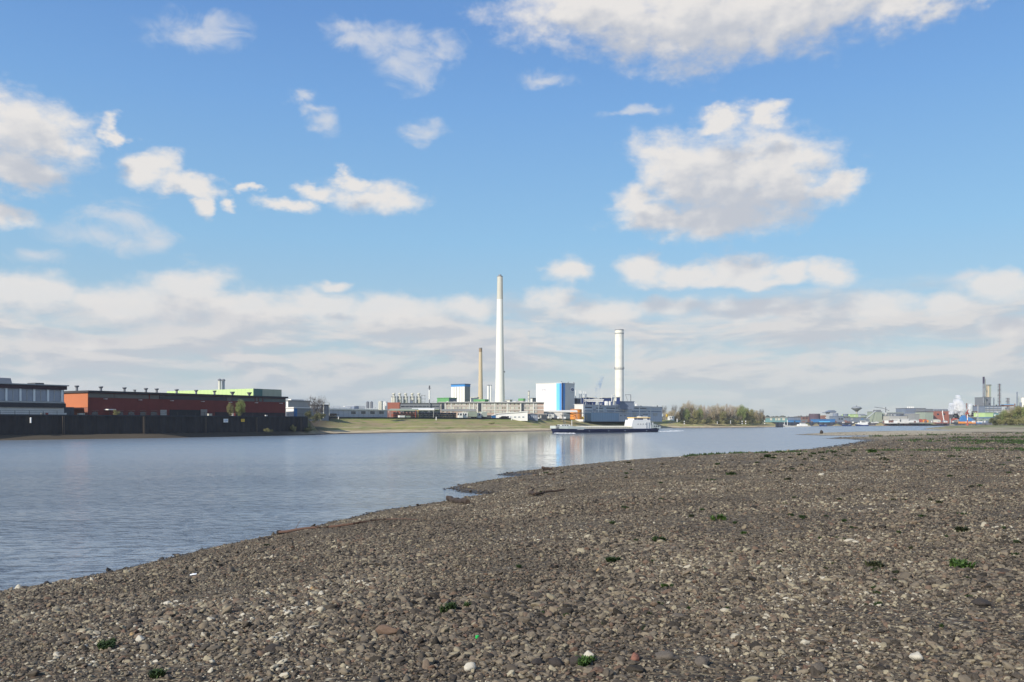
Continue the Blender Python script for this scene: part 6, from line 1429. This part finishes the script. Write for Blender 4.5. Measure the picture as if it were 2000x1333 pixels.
# litter
x, y, z = ground(377, 1130); o = thing('paper_scrap', 'tiny bright white scrap of paper on the gravel at the left', 'litter', (x, y, z+.05), .4)
MB().add([(-.05, -.02, 0), (.05, -.02, .01), (.04, .03, .02), (-.04, .02, .01), (0, 0, .025)], [(0, 1, 4), (1, 2, 4), (2, 3, 4), (3, 0, 4)]).build('sheet', mat('white_paper', (.85, .86, .88), .6, .02, 1.), o)
MB().add([(.04, .02, .01), (.06, .03, .02), (.04, .05, .02)], [(0, 1, 2)]).build('fold', mat('white_paper', (.85, .86, .88)), o)
x, y, z = ground(932, 1253); o = thing('bottle_cap', 'tiny bright green plastic cap on the gravel near the bottom centre', 'litter', (x, y, z+.03), .2)
MB().lathe(0, 0, [(.015, 0), (.015, .014), (.013, .017)], 14).build('cap', mat('bright_green_plastic', (.02, .42, .08), .4, .02, 1.), o); MB().lathe(0, 0, [(.0165, -.004), (.0165, .003)], 14).build('ring', mat('bright_green_plastic', (.02, .42, .08)), o)

# ------------------------------------------------------------ weeds
def tuft_mesh(nm, seed, n=240, R_=.16, h=.13):
    g = np.random.default_rng(seed); V = []; Fc = []
    cs = g.normal(0, .42, (7, 2))*R_
    for i in range(n):
        c = cs[g.integers(0, 7)]+g.normal(0, .16, 2)*R_; a = g.random()*6.283; lean = .25+.75*g.random(); L = h*(.45+.8*g.random()); w = .007+.011*g.random()
        d = np.array([math.cos(a), math.sin(a)]); sd_ = np.array([-d[1], d[0]])*w; k = len(V)
        p0 = c; p1 = c+d*L*lean*.45; p2 = c+d*L*lean
        V += [(*(p0-sd_*.6), 0), (*(p0+sd_*.6), 0), (*(p1+sd_), L*.6), (*(p1-sd_), L*.6), (*p2, L*(.95-.35*lean))]; Fc += [(k, k+1, k+2, k+3), (k+3, k+2, k+4)]
    me = bpy.data.meshes.new(nm); me.from_pydata(V, [], Fc); return me
weedm = leafmat('dark_weed_leaves', (.022, .040, .014), (.055, .088, .030)); weedb = leafmat('bright_weed_leaves', (.03, .065, .015), (.075, .13, .03)); weedd = leafmat('dull_weed_leaves', (.03, .038, .02), (.07, .075, .035))
tm = [tuft_mesh('weed_tuft', s_, 260) for s_ in range(5)]
big = [(1140, 1300, 52, 'b', 'bright green weed tuft at the bottom centre beside a pale rock'), (307, 1322, 46, 'd', 'dark green weed tuft cut by the bottom edge at the left'), (205, 1268, 54, 'd', 'dark green two lobed weed tuft at lower left'), (884, 1193, 50, 'd', 'low dark green weed tuft left of the centre'), (1199, 1099, 36, 'd', 'dark green weed tuft in the middle of the beach'),
       (1876, 1110, 60, 'b', 'widest bright green weed tuft at the right'), (1877, 1040, 42, 'm', 'flat dull green weed patch above the widest tuft'), (1712, 1108, 40, 'm', 'long low weed tuft left of the widest tuft'), (1405, 1015, 32, 'b', 'bright small weed tuft upper centre right'), (1287, 1058, 34, 'd', 'dark weed tuft right of the centre, mid beach'), (1195, 1024, 18, 'd', 'small dark weed tuft above the middle tuft'), (1452, 1043, 16, 'b', 'upright thin bright weed left of a pair, mid right'),
       (1430, 928, 22, 'd', 'flat dark weed patch on the upper beach'), (1879, 1006, 13, 'd', 'little round dark weed near the right edge'), (1714, 1183, 20, 'd', 'small dark weed at lower right, alone'), (1180, 1220, 16, 'd', 'small dark weed above the bright bottom tuft'), (1702, 884, 26, 'b', 'bright low weed tuft at the top of the beach'), (1500, 894, 24, 'd', 'dark weed clump at the top of the beach, left one'), (1858, 893, 14, 'd', 'dark weed clump at the top of the beach, right one'), (1297, 1147, 18, 'b', 'thin bright weed sprig left of the centre gravel'), (521, 1067, 14, 'm', 'small mossy green weed beside the waterline pole')]
wm_ = {'b': weedb, 'd': weedm, 'm': weedd}
mcache = {}
def tuft(px, py, w, k, i, label, group=None):
    x, y, z = ground(px, py); key = (i % 5, k)
    if z < (.1 if group is None else .4): return None
    if key not in mcache: me = tm[i % 5].copy(); me.materials.append(wm_[k]); mcache[key] = me
    o = bpy.data.objects.new('weed_tuft', mcache[key]); COL.objects.link(o); s = w*y/F/.40; o.location = (x, y, z); o.scale = (s, s, s*.85+.1); o.rotation_euler = (0, 0, random.uniform(0, 6.28))
    return tag(o, label, 'weed', group)
for i, (px, py, w, k, lb) in enumerate(big): tuft(px, py, w, k, i, lb)
small = [(random.uniform(1050, 1990), 900+330*random.random()**1.6) for _ in range(70)]+[(random.uniform(1470, 1730), random.uniform(883, 900)) for _ in range(26)]+[(1480,911),(1600,886),(1642,879),(1780,891),(1914,951),(1375,1062),(1756,1042),(1990,896),(1567,910),(1435,1023),(1350,1010),(1602,1053),(1633,1052),(1545,1008),(1505,925),(1290,945),(1340,893),(1390,940),(1645,890),(1875,893),(1560,890),(1810,872),(1905,880),(1970,925),(1540,938),
         (1223,935),(1015,1109),(1310,1147),(1376,1112),(1420,1190),(1663,1032),(1800,1010),(1985,1085),(1778,1072),(1480,905),(1528,885),(1665,868),(1570,873),(1736,900),(1060,1200)]
for i, (px, py) in enumerate(small): tuft(px, py, random.uniform(9, 17)*(1 if py > 930 else .8), random.choice('ddm'), i, 'small dark weed tuft scattered on the gravel', 'small weed tufts on the gravel')
def weeds():
    g = np.random.default_rng(12); n = 5200
    px = g.uniform(1330, 2080, n); py = 846+44*g.random(n)**1.0; D = 3.5*F/(py-HY); X = (px-1000)/F*D
    dens = .8*vnoise(X, D, .045, 71)+.6*vnoise(X, D, .16, 72)+.25*((px-1330)/750-.6)-.06*np.abs((py-868)/20)+.16*(g.random(n)-.5)
    k = dens > .20; X, D = X[k], D[k]; z = beach_z(X, D); k = (z > .3) & (sdist(X, D) > 9); X, D, z = X[k], D[k], z[k]; n = len(X)
    q = 9; c = np.repeat(np.stack([X, D, z], -1), q, 0); s = np.repeat(.10+.0011*D*(.5+g.random(n)), q)
    a = g.random(n*q)*6.283; off = g.normal(0, 1.2, (n*q, 2))*s[:, None]; c[:, :2] += off
    w = s*.55; h = s*(.5+1.0*g.random(n*q))
    d = np.stack([np.cos(a), np.sin(a)], -1)
    V = np.stack([np.concatenate([c[:, :2]-d*w[:, None], c[:, 2:]], -1), np.concatenate([c[:, :2]+d*w[:, None], c[:, 2:]], -1), np.concatenate([c[:, :2]+d[:, ::-1]*w[:, None]*.6, (c[:, 2]+h)[:, None]], -1)], 1).reshape(-1, 3)
    tag(link('weeds', npmesh('weeds', V, np.arange(3*n*q).reshape(-1, 3)), weedm), 'scattered low green weeds on the upper gravel beach', 'weeds', None, 'stuff')
weeds()

# ------------------------------------------------------------ right hand spit: bushes, grass, red beacon
def spit_z(px, D): return float(beach_z(np.array([(px-1000)/F*D]), np.array([D]))[0])
bl = [(1946,640,824,.0,'s2',.45),(1953,625,817,0,'o1',0),(1961,620,812,0,'g1',0),(1969,628,806,0,'b1',0),(1977,615,808,0,'o1',0),(1985,622,800,0,'b1',0),(1992,612,806,0,'g1',0),(2000,606,798,0,'o1',0),(2012,600,800,0,'g1',0),(1948,610,822,0,'s1',0),(1964,600,824,0,'s2',0),(1982,596,822,0,'s1',0),(1998,590,820,0,'s2',0),(1940,650,826,0,'s1',0)]
for i, (px, D, top, _, k, sc_) in enumerate(bl):
    zb = spit_z(px, D); h = H+(HY-top+9)*D/F-zb; kk = {'g1': 'fresh green', 'o1': 'olive green', 'b1': 'bare brown', 's1': 'dark low', 's2': 'olive low'}[k]
    put_tree(k, px, D, zb, f'{kk} bush at the right edge of the spit, {ordw[i] if i < 9 else "in front, " + ordw[i-9]}', 'bushes on the right hand spit', max(h, 2.5)/KW[k]['h'], sx=1.35, **KW[k])
D = 640; s = D/F; zb = spit_z(1889.5, D)
o = thing('river_beacon', 'red and white wooden river beacon with a cross head on the spit', 'beacon', ((1889.5-1000)*s, D, zb)); zz2 = lambda y: H+(HY-y)*s-zb
MB().lathe(0, 0, [(1.5*s*1.4, 0), (1.1*s, zz2(822)), (.9*s, zz2(821))], 10).build('base_post', M['red'], o)
MB().cyl(0, 0, zz2(821), zz2(810), .7*s, n=8).build('white_post', M['white'], o); MB().cyl(0, 0, zz2(810), zz2(802), .6*s, n=8).build('red_top', M['red'], o)
MB().box(-3.4*s, 3.4*s, -.1, .1, zz2(809), zz2(807.6)).build('crossbar', M['red'], o); MB().box(-2*s, 2*s, -.12, .12, zz2(815.6), zz2(814.6)).build('lower_bar', M['red'], o)

# ------------------------------------------------------------ air
def haze():
    m = bpy.data.materials.new('river_haze'); m.use_nodes = True; t = NT(m.node_tree); m.node_tree.nodes.remove(m.node_tree.nodes['Principled BSDF'])
    pv = t.n('ShaderNodeVolumePrincipled'); pv.inputs['Color'].default_value = (.90, .94, 1., 1); pv.inputs['Density'].default_value = .00009; pv.inputs['Anisotropy'].default_value = .3
    t.L(pv.outputs[0], m.node_tree.nodes['Material Output'].inputs['Volume'])
    o = MB().box(-4200, 4200, -400, 4400, -2.2, 165).build('haze', m); tag(o, 'thin pale spring haze over the whole river', 'haze', None, 'stuff')
haze()
